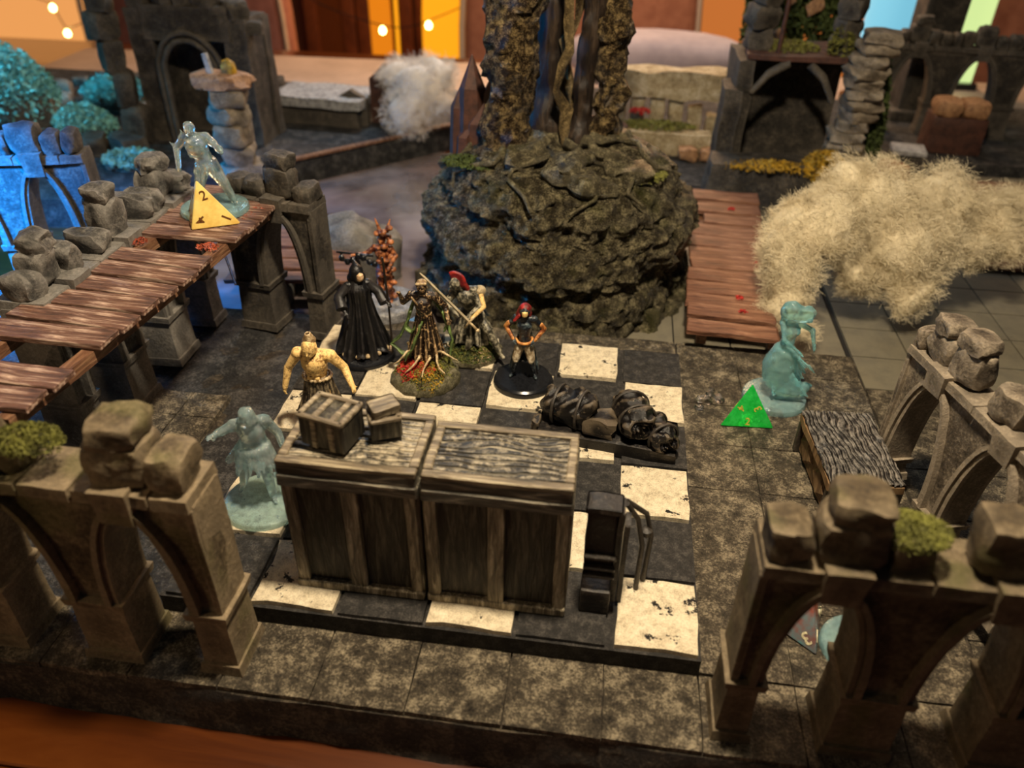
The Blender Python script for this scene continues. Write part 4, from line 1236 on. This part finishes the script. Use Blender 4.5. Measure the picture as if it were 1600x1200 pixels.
gfig('clear blue resin figure with shaggy hair standing beside the left crate and front arcade', (-5.38, 1.55, P), radians(24),
     dict(head=(.0, -.05, .9), face=(.2, -1, -.4), sr=(.12, 0, .8), sl=(-.12, 0, .8), er=(.2, .02, .64), hr=(.23, -.06, .5), el=(-.24, -.03, .76), hl=(-.27, -.1, .8),
          kr=(.06, -.06, .27), fr=(.07, -.04, .04), kl=(-.11, .06, .3), fl=(-.17, .16, .06), curl=.9),
     lambda bm, V: (rags(8, 20, .52, .11, .2, .024)(bm, V), claws(bm, V),
                    [cap(bm, V['head']+Vector((.04*cos(a), .04*sin(a), .04)), V['head']+Vector((.065*cos(a), .06*sin(a), -.06)), .026, .016, 6) for a in [i*.6 for i in range(10)]],
                    cap(bm, (.22, -.06, .5), (.28, -.05, .12), .022, .008), cap(bm, (-.08, .02, .58), (-.22, .04, .42), .05, .03)), 1.5, br=.52, muscle=1.15)
def lady(G):
    pass
def lady_extra(bm, V):
    # swept bell skirt curving to a tail, windblown hair, thin arms
    pts = [(0, 0, .64), (.0, 0, .56), (-.01, 0, .46), (-.03, 0, .34), (-.02, -.01, .22), (.05, -.03, .13), (.15, -.04, .1), (.24, -.04, .13), (.29, -.04, .15)]
    rs = [.06, .07, .12, .15, .145, .115, .085, .055, .018]
    for (a, ra), (b, rb) in zip(zip(pts, rs), zip(pts[1:], rs[1:])): cap(bm, a, b, ra, rb, 14)
    for k in range(8): cap(bm, (-.12+.03*k, -.1, .44-.02*k), (-.06+.045*k, -.14, .1), .018, .014, 6)
    for k in range(5): cap(bm, (.06, -.02+.02*k, .5-.04*k), (.2, -.06, .36-.06*k), .03, .012, 6)
    H = V['head']
    ball(bm, H+Vector((-.06, .02, .0)), (.092, .08, .1)); ball(bm, H+Vector((.075, .015, -.005)), (.095, .07, .07))
    cap(bm, H+Vector((-.06, .01, -.05)), H+Vector((.08, .01, -.05)), .05, .035)
    for k in range(5): cap(bm, H+Vector((-.12+.01*k, -.06, .06-.03*k)), H+Vector((.12, -.055, .045-.024*k)), .016, .013, 6)
    cap(bm, H+Vector((-.1, .02, -.04)), H+Vector((-.09, .02, -.14)), .04, .025)
    ball(bm, (0, -.01, .71), (.085, .065, .075)); cap(bm, (-.01, 0, .78), (0, 0, .7), .06, .07)
    cap(bm, (.06, -.06, .5), (.2, -.12, .42), .014, .01); cap(bm, (.2, -.12, .42), (.27, -.14, .36), .018, .005)
gfig('bright blue resin lady with swept hair and billowing gown beside the green die', (1.5, 5.32, F), 0,
     dict(hip=(0, 0, .5), waist=(0, 0, .6), chest=(0, 0, .7), neck=(0, 0, .78), head=(.02, -.01, .9), face=(.3, -1, 0), sr=(.075, 0, .78), sl=(-.075, 0, .78), er=(.18, -.03, .74), hr=(.22, -.05, .6),
          el=(-.06, -.1, .66), hl=(.06, -.14, .58), kr=(.0, 0, .3), kl=(-.03, 0, .3), fr=(.03, 0, .06), fl=(-.02, 0, .06), curl=.2),
     lady_extra, 1.66, 'ghostb', .5, .1, .8)
gfig('blue resin figure on a disc behind a front right arcade pier', (1.78, .6, F), radians(-20),
     dict(head=(0, -.03, .88), er=(.2, .0, .66), hr=(.2, -.1, .54)), rags(5), 1.1, br=.42, muscle=.95)

# ------------------------------------------------------------------ cotton smoke
def cotton(name, label, lumps, mt, seed, nf, flen=.22, fr=.0032, fib=True):
    bm = bmesh.new()
    for (x, y, z, r) in lumps:
        bmesh.ops.create_icosphere(bm, subdivisions=3, radius=r*.74, matrix=Matrix.Translation((x, y, z)))
    for v in bm.verts:
        n1 = noise.noise_vector(v.co*1.6+Vector((seed,)*3)); n2 = noise.noise_vector(v.co*4+Vector((seed,)*3))
        v.co += n1*.22+n2*.08
    T_ = thing(name, label, 'cotton smoke', (0, 0, 0))
    o = link('cotton_core', to_mesh(bm, 'cotton_core'), mt, T_)
    md = o.modifiers.new('join', 'REMESH'); md.mode = 'VOXEL'; md.voxel_size = .07; md.use_smooth_shade = True
    sm = o.modifiers.new('soft', 'SMOOTH'); sm.factor = .5; sm.iterations = 4
    # loose fibres: thin ribbons wandering off the surface
    r = random.Random(seed); vs, fs = [], []
    wts = [l[3]**2 for l in lumps]
    for i in range(nf):
        x, y, z, rad = r.choices(lumps, wts)[0]
        d = Vector((r.gauss(0, 1), r.gauss(0, 1), r.gauss(0, 1))).normalized()
        p_ = Vector((x, y, z))+d*rad*r.uniform(.6, 1.02)
        p_ += noise.noise_vector(p_*1.6+Vector((seed,)*3))*.22
        dr = (d*.5+Vector((r.gauss(0, 1), r.gauss(0, 1), r.gauss(0, 1)))*.8).normalized()
        L = flen*r.uniform(.5, 1.5); k0 = len(vs); w = fr*r.uniform(.6, 1.6)
        sd = dr.orthogonal().normalized()*w
        nseg = 4
        for k in range(nseg+1):
            vs += [p_-sd, p_+sd]
            dr = (dr+noise.noise_vector(p_*5)*.9+Vector((r.gauss(0, .25), r.gauss(0, .25), r.gauss(0, .25)))).normalized()
            p_ = p_+dr*L/nseg
        for k in range(nseg): fs.append((k0+2*k, k0+2*k+1, k0+2*k+3, k0+2*k+2))
    me = bpy.data.meshes.new('fibres'); me.from_pydata(vs, [], fs)
    f = link('fibres', me, mt, T_); f['kind'] = 'stuff'
    return T_
def ray_pt(px, py, Y):
    """where the line of sight through a pixel of the photograph meets the plane y=Y; used once for laying out"""
    d = fw+(px-800)/1221.2*r2-(py-600)/1221.2*u2
    o = Vector((-1.3912, -5.2933, 7.99935)); t = (Y-o.y)/d.y
    return o+d*t
lum = [(1232, 415, 8.0, .62), (1212, 385, 8.1, .4), (1232, 470, 7.6, .42), (1252, 515, 7.4, .26), (1290, 350, 8.8, .82), (1370, 325, 9.4, .95), (1400, 395, 8.9, .88), (1425, 455, 8.4, .42), (1345, 430, 8.6, .5),
       (1470, 320, 9.9, .75), (1460, 385, 9.2, .6), (1540, 345, 10, .62), (1590, 330, 10.2, .55), (1520, 395, 9.4, .45), (1240, 345, 8.7, .42), (1320, 290, 9.4, .5), (1570, 375, 9.6, .5)]
lumps = [(*ray_pt(a, b, Y), r) for a, b, Y, r in lum]
cotton('cotton_smoke', 'large billowing cream cotton-wool smoke cloud hanging over the right tiles', lumps, M['cotton'], 3, 150000, .13, .0016)
lum = [(655, 140, 18, .95), (640, 175, 17.6, .8), (690, 165, 17.8, .55), (620, 120, 18.4, .6), (680, 120, 18.3, .65)]
cotton('cotton_smoke', 'small greyish white cotton-wool puff on the far ground left of the trunks', [(*ray_pt(a, b, Y), r) for a, b, Y, r in lum], M['cottonw'], 8, 22000, .16, .003)

# ------------------------------------------------------------------ far ruins
def stack(label, loc, seed, n, r0, hs, mt, cat='ruin', name='broken_column', shr=0, parent=None):
    T_ = parent or thing(name, label, cat, loc)
    q = random.Random(seed); z = 0 if not parent else loc[2]
    for i in range(n):
        h = hs*q.uniform(.75, 1.25); r = (r0-shr*i)*q.uniform(.85, 1.12)
        link('stone', block_me('stone', r*2, r*1.9, h*1.12, seed*3+i, .07), mt, T_, (q.uniform(-.05, .05)+(loc[0] if parent else 0), q.uniform(-.05, .05)+(loc[1] if parent else 0), z), (0, 0, q.random()*3))
        z += h
    return T_
def put(px, py, Y): return ray_pt(px, py, Y)
HL = thing('ruined_hall', 'dark ruined stone hall with an arched doorway at the far left of the scene', 'ruin', (-13.2, 15.9, F))
def wallblock(par, name, x0, x1, y0, y1, z0, z1, mt, seed, nz=.06, taper=0, ns=1.3):
    return link(name, box_me(name, x0, x1, y0, y1, z0, z1, taper, cuts=7, nz=nz, ns=ns, seed=seed, sharp=50), mt, par)
wallblock(HL, 'back_wall', -1.0, 2.0, .9, 1.3, 0, 3.2, M['arcd'], 2)
wallblock(HL, 'side_wall', -1.35, -.75, -.2, 1.2, 0, 3.5, M['arcd'], 3)
wallblock(HL, 'side_wall', 1.3, 1.95, -.2, 1.2, 0, 3.3, M['arcd'], 5)
wallblock(HL, 'lintel', -.9, 1.5, -.25, .4, 2.75, 3.6, M['arcd'], 7)
for i, (x, z, s_) in enumerate(((-1.0, 3.5, .5), (-.3, 3.55, .6), (.3, 3.5, .45), (.9, 3.5, .55), (1.6, 3.25, .5), (1.95, 2.9, .35))):
    link('top_stone', block_me('top_stone', s_*1.2, .7, s_, i+60), M['arcd'], HL, (x, .1, z), (0, 0, i))
for r_, y_ in ((.75, -.3), (.92, -.28)):
    link('door_arch', tube_me('door_arch', [(.25+r_*cos(t), y_, 1.9+r_*1.15*sin(t)) for t in [pi*i/16 for i in range(17)]], .08, 8, nz=.1), M['arcd'], HL)
    for s_ in (-1, 1): link('door_shaft', tube_me('door_shaft', [(.25+s_*r_, y_, 0), (.25+s_*r_, y_, 1.9)], .08, 8, nz=.1), M['arcd'], HL)
BW = thing('broken_buttress', 'slim broken leaning buttress left of the ruined hall', 'ruin', (-15.0, 15.4, F))
for i, (x, z, w, h) in enumerate(((0.2, 0, .7, 1.1), (.1, 1.0, .55, 1.0), (-.05, 1.9, .6, .9), (-.1, 2.7, .75, .8), (0, 3.4, .5, .5))):
    link('stone', block_me('stone', w, .6, h, i+80, .06), M['arcd'], BW, (x, 0, z), (0, .08, i*.4))
stack('broken rough column with an ochre mossy top behind the walkway arch', (-10.7, 13.0, F), 5, 5, .5, .42, M['arcr'])
o = tag(link('mossy_rock', block_me('mossy_rock', 1.35, .95, .36, 12, .1), M['ochre'], loc=(-10.75, 13.0, F+2.3)), 'flat ochre mossy rock lying on the broken rough column', 'stone')
tag(link('white_peg', box_me('white_peg', -.07, .07, -.06, .06, 0, .55, .01, bev=.01), M['box'], loc=(-10.95, 12.9, F+2.55), rot=(0, -.15, 0)), 'small pale peg standing on the flat ochre rock', 'peg')
o = tag(link('ochre_shard', block_me('ochre_shard', .3, .25, .42, 5, .12), M['mossy'], loc=(-10.55, 13.0, F+2.52)), 'small yellow rock shard standing on the flat ochre rock', 'stone')
GS = thing('grey_slab_tomb', 'blurred pale grey slab tomb with a dark side on the far left ground', 'tomb', (*put(512, 182, 18.6)[:2], F), radians(-4))
link('lid', box_me('lid', -1.45, 1.45, -.9, .9, .55, .85, bev=.05, cuts=4, nz=.05, ns=2), M['box'], GS)
link('chest', box_me('chest', -1.3, 1.3, -.75, .75, 0, .56, cuts=2, nz=.03), M['arcd'], GS)
link('end_post', box_me('end_post', -1.85, -1.5, -.7, .5, 0, 1.1, bev=.05, cuts=2, nz=.05), M['arcd'], GS)
def gravestone(label, px, Y, w, h, mt, seed):
    p_ = put(px, 190, Y); 
    bm = bmesh.new(); prof = [(-w/2, 0), (w/2, 0), (w/2, h*.75), (w*.25, h*.86), (0, h), (-w*.25, h*.86), (-w/2, h*.75)]
    lo = [bm.verts.new((x, -.12, z)) for x, z in prof]; hi = [bm.verts.new((x, .12, z)) for x, z in prof]
    bm.faces.new(lo); bm.faces.new(hi[::-1])
    for i in range(len(prof)): bm.faces.new((lo[i], lo[(i+1) % 7], hi[(i+1) % 7], hi[i]))
    tag(link('gravestone', to_mesh(bm, 'gravestone', False), mt, loc=(p_.x, Y, F)), label, 'gravestone')
gravestone('brown pointed gravestone beside the white cotton puff', 607, 18.6, .95, 1.75, M['brown'], 1)
gravestone('low dark gravestone between the grey tomb and the pointed one', 553, 18.2, 1.0, 1.05, M['arcd'], 2)
gravestone('small dark broken gravestone at the far left of the grey tomb', 425, 18.4, .7, .6, M['arcd'], 3)
# grey boulders behind the figurines
for i, (px, py, Y, s_) in enumerate(((548, 395, 9.3, .85), (585, 380, 9.6, .7), (480, 415, 8.6, .35))):
    p_ = put(px, py, Y)
    tag(link('boulder', block_me('boulder', s_*1.6, s_*1.2, s_*(1.7 if i < 2 else 1.2), i*3+5, .09), M['arcg'] if i < 2 else M['arcd'], loc=(p_.x, Y, .02)),
        ('grey cracked boulder left of the mound, behind the hooded miniature', 'grey boulder touching the left foot of the mound', 'dark little boulder seen through the single dark arch')[i], 'boulder')

# sandy ruins behind the trunks
SW = thing('sandy_ruin', 'blurred sandy-coloured low ruin with a curved top right of the trunks', 'ruin', (.15, 18.4, F))
for i in range(7):
    x = -1.5+i*.55; h = 1.15+.35*sin(i*.9)
    link('upright', box_me('upright', x-.2, x+.2, -.2, .25, 0, h, bev=.05, cuts=2, nz=.06, ns=2, seed=i), M['sand'], SW)
wallblock(SW, 'curved_top', -1.75, 2.2, -.3, .6, 1.25, 1.95, M['sand'], 4, .12)
link('brown_block', box_me('brown_block', -1.9, -1.2, -1.5, -.9, 0, .75, bev=.05), M['brown'], SW)
wallblock(SW, 'front_wall', -1.2, 1.1, -1.5, -1.0, 0, .62, M['sand'], 8, .05)
for i, x in enumerate((.5, 1.1, 1.6)):
    link('rubble', block_me('rubble', .5, .5, .35, i+3, .1), M['ochre'], SW, (x, -1.7, 0))
o = link('leaf_clump', tuft_me('leaf_clump', 120, (.3, .2, .15), .06, 5), M['red'], SW, (-.9, -.6, .9)); o['kind'] = 'stuff'
o = link('moss_tuft', tuft_me('moss_tuft', 700, (1.1, .4, .2), .06, 6), M['moss'], SW, (-.4, -1.0, .62)); o['kind'] = 'stuff'

# mossy tower at the back right
TW = thing('mossy_tower', 'tall dark ruined tower with rough stone columns and yellow moss at the back right', 'ruin', (2.8, 15.6, F)); TW.scale = (.78, 1, 1)
wallblock(TW, 'back_wall', -1.4, 1.9, 1.3, 1.7, 0, 3.1, M['arcd'], 2)
wallblock(TW, 'side_wall', -1.75, -1.2, -.3, 1.6, 0, 3.0, M['arcd'], 4, .09)
wallblock(TW, 'buttress', -2.05, -1.5, -.5, .6, 0, 2.3, M['arcd'], 6, .1)
for i in range(5):
    link('deck_plank', box_me('deck_plank', -1.5+.02*i, 2.0, -.35+i*.4, .02+i*.4, 2.98, 3.12, bev=.02, cuts=2, nz=.04), M['brown'], TW)
stack('', (-1.1, .4, 3.1), 9, 6, .42, .5, M['arcd'], parent=TW)
stack('', (1.45, .2, 3.1), 13, 6, .4, .45, M['arcd'], parent=TW)
link('cave_base', box_me('cave_base', -2.35, 2.3, -1.7, -.55, -.34, .85, .1, cuts=9, nz=.14, ns=1.6, seed=5, sharp=60), M['arcd'], TW)
q = random.Random(4)
z = 0
for i in range(15):
    h = .25; w = .62+.12*q.random()
    link('stone', block_me('stone', w*1.55, w*1.4, h*1.25, i+140, .07), M['arcr'], TW, (1.95+.12*sin(i)+.012*i, -.5, z), (0, 0, q.uniform(-.3, .3))); z += h
link('arch_brace', tube_me('arch_brace', [(-1.2, -.3, 2.2), (-.8, -.3, 2.7), (-.2, -.3, 2.95)], .1, 8, nz=.2), M['arcd'], TW)
link('arch_brace', tube_me('arch_brace', [(1.3, -.3, 2.1), (.9, -.3, 2.65), (.4, -.3, 2.95)], .1, 8, nz=.2), M['arcd'], TW)
link('ladder_post', tube_me('ladder_post', [(-.55, 0, 3.1), (-.5, .1, 5.4)], .07, 6), M['brown'], TW)
for nm, mt_, loc_, sp, n, sz_, sd in (('moss_tuft', 'mossy', (1.2, -1.35, .5), (.75, .5, .75), 2200, .07, 1), ('moss_tuft', 'mossy', (-.5, -1.5, .75), (1.5, .3, .2), 900, .06, 2),
                                 ('ivy', 'mossg', (2.75, .1, .1), (.5, .6, 3.1), 4200, .08, 3), ('moss_tuft', 'moss', (1.3, 0, 3.1), (.4, .3, .8), 700, .06, 4), ('moss_tuft', 'moss', (-.1, .4, 3.1), (.9, .5, .25), 600, .06, 5)):
    o = link(nm, tuft_me(nm, n, sp, sz_, sd, .6), M[mt_], TW, loc_); o['kind'] = 'stuff'
BS = thing('leafy_bush', 'blurred dark green leafy bush behind the mossy tower', 'bush', (3.5, 19.4, F)); BS.scale = (.8, .8, 1)
link('stem', tube_me('stem', [(0, 0, 0), (.1, 0, 1.5), (0, 0, 3)], [.25, .2, .12], 8), M['barkd'], BS)
o = link('foliage', tuft_me('foliage', 9000, (2.0, 1.2, 4.4), .13, 7, .4), M['mossg'], BS, (0, 0, 1.6)); o['kind'] = 'stuff'
for i, (x, z, s_) in enumerate(((.2, 3.6, .35), (-.9, 2.9, .25), (-.6, 3.8, .15))):
    link('orange_leaf', block_me('orange_leaf', s_*1.5, .1, s_, i, .1), M['ochre'], BS, (x, -1.25, z), (0, -.5, 0))

# teal-lit bushes on rubble at the far left
for i, (px, py, Y, sp, h, n, lab) in enumerate(((22, 180, 15.5, 1.5, 2.1, 4200, 'tall teal-lit leafy bush at the top left corner'), (132, 190, 15.2, .9, .9, 1600, 'low teal-lit mossy clump right of the tall bush'),
                                            (180, 140, 18.5, 1.1, .9, 1600, 'blurred teal-lit clump near the ruined hall'), (205, 235, 13.5, .8, .4, 1000, 'small teal moss patch in front of the ruined hall'))):
    p_ = put(px, py, Y); B_ = thing('moss_bush', lab, 'bush', (p_.x, Y, F))
    link('rubble', block_me('rubble', sp*1.6, sp*1.2, h*.55, i+9, .1), M['arcd'], B_)
    o = link('foliage', tuft_me('foliage', n, (sp, sp*.7, h), .075, 20+i, .6), M['teal'], B_, (0, 0, h*.25)); o['kind'] = 'stuff'
# rubble on the far left ground
q = random.Random(11)
for i in range(14):
    px, py = q.uniform(70, 420), q.uniform(120, 290)
    Y = 12+(300-py)*.045+q.uniform(0, 2)
    p_ = put(px, py, Y)
    if p_.y < 11.6: continue
    s_ = q.uniform(.3, .75)
    RB = link('rubble_rock', block_me('rubble_rock', s_*1.5, s_, s_*.8, i+200, .09), M['arcd'] if i % 2 else M['arcg'], loc=(p_.x if abs(p_.x+10.7) > .8 else p_.x-1.2, Y, F-.03), rot=(0, 0, q.random()*3))
    tag(RB, 'small grey rock lying on the far left ground', 'rock', 'loose rocks on the far left ground')

# things at the back right
def boxy(name, label, cat, loc, rz, w, d, h, mt, rim=None):
    B_ = thing(name, label, cat, loc, rz)
    link('body', box_me('body', -w/2, w/2, -d/2, d/2, 0, h, .03, bev=.03, cuts=2, nz=.03), mt, B_)
    if rim: 
        for s_ in (-1, 1): link('cushion', block_me('cushion', w*.47, d*.95, h*.45, s_+5, .03), rim, B_, (s_*w*.24, 0, h-.02))
    else: link('lid', box_me('lid', -w/2-.05, w/2+.05, -d/2-.05, d/2+.05, h, h+.12, bev=.03), M['box'], B_)
boxy('brown_chest', 'blurred red-brown chest with two rounded pale tops at the back right', 'chest', (8.3, 19.0, F), radians(-5), 1.5, 1.0, 1.0, M['brown'], M['ochre'])
boxy('grey_pedestal', 'blurred pale grey slab on a dark pedestal left of the brown chest', 'pedestal', (6.5, 16.9, F), radians(-8), .75, .7, .5, M['arcd'])
tag(link('ochre_rock', block_me('ochre_rock', 1.0, .8, .5, 3, .08), M['ochre'], loc=(5.75, 15.9, F)), 'rounded ochre rock in front of the grey pedestal', 'rock')
DP = thing('dark_pillar', 'tall blurred dark square pillar beside the glowing blue tube', 'pillar', (8.15, 22.4, F))
link('shaft', box_me('shaft', -.62, .62, -.6, .6, .3, 7.5, .05, bev=.06, cuts=3, nz=.06), M['arcd'], DP)
link('foot', box_me('foot', -.85, .85, -.8, .8, 0, .35, bev=.05, cuts=2, nz=.05), M['arcd'], DP)
TB = thing('light_tube', 'upright glowing pale blue tube lamp behind the mossy tower', 'lamp', (7.9, 26.3, 0))
link('tube', lathe_me('tube', [(.82, .3), (.85, .5), (.85, 9), (.8, 9.3)], 32), emit('blue_tube_glow', (.2, .55, .72), .85), TB)
link('foot', lathe_me('foot', [(1.1, 0), (1.1, .3), (.8, .4)], 32), M['plastic'], TB)
LB = thing('light_board', 'narrow pale green glowing panel at the back right edge', 'lamp', (11.7, 29.2, 0))
link('panel', box_me('panel', -.75, .75, 0, .15, .3, 6), emit('green_panel_glow', (.62, .8, .32), .9), LB)
link('foot', box_me('foot', -.9, .9, -.3, .5, 0, .3), M['plastic'], LB)
for i, (x, z) in enumerate(((-.2, 3.4), (.2, 1.2))): pass

# ------------------------------------------------------------------ beyond the table: chairs, cabinet, string lights
M['uph'] = plain('mauve_brown_upholstery', (.33, .13, .1), .75, 0, (.24, .09, .07), 1.5, .1)
M['uph2'] = plain('brown_upholstery', (.4, .16, .09), .75, 0, (.3, .11, .06), 1.5, .1)
M['pipe'] = plain('cream_piping', (.65, .5, .38), .7, 0, bs=0)
def armchair(label, px, w, mt, Y=42):
    p_ = put(px, 40, Y); C_ = thing('upholstered_chair', label, 'chair', (p_.x, Y, -30))
    prof = []
    for i in range(41):
        t = 2*pi*i/40; c, s_ = cos(t), sin(t)
        prof.append((abs(c)**.7*(1 if c > 0 else -1)*w/2*(1 if s_ > 0 else 1-.22*abs(s_)), 26+abs(s_)**.8*(1 if s_ > 0 else -1)*15))
    bm = bmesh.new(); rings = []
    for yy, k in ((-1.2, .9), (-.9, .98), (0, 1), (.9, .98), (1.2, .9)):
        rings.append([bm.verts.new((x*k, yy, 26+(z-26)*k)) for x, z in prof[:-1]])
    for a, b in zip(rings, rings[1:]):
        for i in range(40): bm.faces.new((a[i], a[(i+1) % 40], b[(i+1) % 40], b[i]))
    bm.faces.new(rings[0][::-1]); bm.faces.new(rings[-1])
    link('backrest', to_mesh(bm, 'backrest'), mt, C_)
    link('piping', tube_me('piping', [(x*1.0, -1.1, z) for x, z in prof], .16, 6), M['pipe'], C_)
    link('seat', box_me('seat', -w/2+.5, w/2-.5, -9, 1, 15, 18, bev=.8, cuts=1), mt, C_)
    for x in (-w/2+1.5, w/2-1.5):
        for y in (-8, 0): link('leg', box_me('leg', x-.6, x+.6, y-.6, y+.6, 0, 15, bev=.1), M['brown'], C_)
armchair('mauve-brown upholstered chair with pale piping beyond the left part of the table', 300, 12.4, M['uph'])
armchair('brown upholstered chair beyond the table behind the tree trunks', 905, 13.0, M['uph2'])
armchair('brown upholstered chair beyond the right end of the table', 1650, 12.5, M['uph2'])
CB = thing('display_cabinet', 'dark wooden display cabinet with backlit amber glass panels behind the chairs', 'cabinet', (0, 62, -30))
Mamb = emit('amber_backlit_glass', (1, .38, .01), .95); Mamb2 = emit('deep_amber_backlit_glass', (.85, .25, .008), .7)
cw = plain('cabinet_wood', (.22, .06, .015), .5, 0, (.12, .03, .008), .6, .1)
xa, xb = put(480, 40, 62).x, put(860, 40, 62).x
link('carcass', box_me('carcass', xa, xb, .8, 6, 0, 44), cw, CB)
for i, px in enumerate((487, 545, 568, 633, 868)):
    x = put(px, 40, 62).x; link('post', box_me('post', x-.55, x+.55, 0, .8, 0, 44, bev=.1), cw, CB)
def pane(px0, px1, mt):
    x0, x1 = put(px0, 40, 62).x, put(px1, 40, 62).x
    d = link('cabinet_door', box_me('cabinet_door', x0, x1, .3, .7, 1, 43), cw, CB)
    pr = []
    for i in range(32):
        t = 2*pi*i/32; c, s_ = cos(t), sin(t)
        pr.append(((x0+x1)/2+(x1-x0)*.46*abs(c)**.5*(1 if c > 0 else -1), 19+15*abs(s_)**.5*(1 if s_ > 0 else -1)))
    bm = bmesh.new(); a = [bm.verts.new((x, .12, z)) for x, z in pr]; b = [bm.verts.new((x, .32, z)) for x, z in pr]
    bm.faces.new(a[::-1]); bm.faces.new(b)
    for i in range(32): bm.faces.new((a[i], a[(i+1) % 32], b[(i+1) % 32], b[i]))
    link('glass_pane', to_mesh(bm, 'glass_pane', False), mt, d)
pane(572, 612, Mamb2); pane(616, 628, Mamb); pane(650, 860, Mamb); pane(495, 540, plain('brown_glass', (.2, .06, .015), .3, 0, bs=0))
WS = thing('lit_wall_sheet', 'large amber glowing sheet standing in for the warm-lit back wall at the left', 'wall_glow', (0, 70, 0))  # glowing sheet added in place of warm light on the wall
x0, x1 = put(-160, 40, 70).x, put(200, 40, 70).x
link('glow_sheet', box_me('glow_sheet', x0, x1, 0, .4, -29, 24), emit('amber_wall_glow', (1, .42, .12), .75), WS)
link('frame', box_me('frame', x0-.8, x1+.8, .4, 1.2, -30, 25), cw, WS)
WS2 = thing('lit_wall_sheet', 'large orange glowing sheet standing in for the warm-lit back wall at the right', 'wall_glow', (0, 70, 0))  # second added glowing sheet, for the lit wall on the right
x0, x1 = put(960, 40, 70).x, put(1800, 40, 70).x
link('glow_sheet', box_me('glow_sheet', x0, x1, 0, .4, -29, 24), emit('orange_wall_glow', (.8, .25, .05), .5), WS2)
link('frame', box_me('frame', x0-.8, x1+.8, .4, 1.2, -30, 25), cw, WS2)
SL = thing('string_lights', 'string of little yellow fairy bulbs hanging in front of the amber panels', 'string lights', (0, 0, 0))
pts = [put(px, py, 46) for px, py in ((-60, -60), (82, 5), (105, 45), (250, -30), (450, -20), (598, 40), (670, 32), (800, -40), (1000, -30))]
cur = []
for a, b in zip(pts, pts[1:]):
    for k in range(6): cur.append(a.lerp(b, k/6)-Vector((0, 0, .25*sin(pi*k/6))))
link('cable', tube_me('cable', cur, .035, 5), M['plastic'], SL)
Mb = emit('bulb_glow', (1, .85, .25), 14)
for k in (1, 2, 5, 6):
    link('bulb', lathe_me('bulb', [(.02, -.24), (.16, -.16), (.2, 0), (.14, .14), (.05, .22)], 14), Mb, SL, pts[k]-Vector((0, .1, .25)))
# grey cushion at the far table edge
CU = thing('grey_cushion', 'blurred rounded lilac-grey cushion lying at the far edge of the table', 'cushion', (-.1, 28.3, .12))
link('cover', block_me('cover', 6.8, 3, 1.7, 4, .02, 5, .6), plain('lilac_grey_fabric', (.34, .3, .34), .9, 0, (.26, .23, .27), 1, .1), CU)
# pale strip standing in for light reflected along the far edge of the table
RN = thing('table_sheen_strip', 'pale beige strip of painted sheen along the far edge of the table', 'sheen', (-8, 27.2, .01), radians(2))
link('sheen', box_me('sheen', -17, 34, -2.1, 2.4, 0, .04, cuts=3, nz=.015, ns=.6), plain('beige_table_sheen', (.52, .4, .33), .55, 0, (.42, .32, .26), .7, .1), RN)
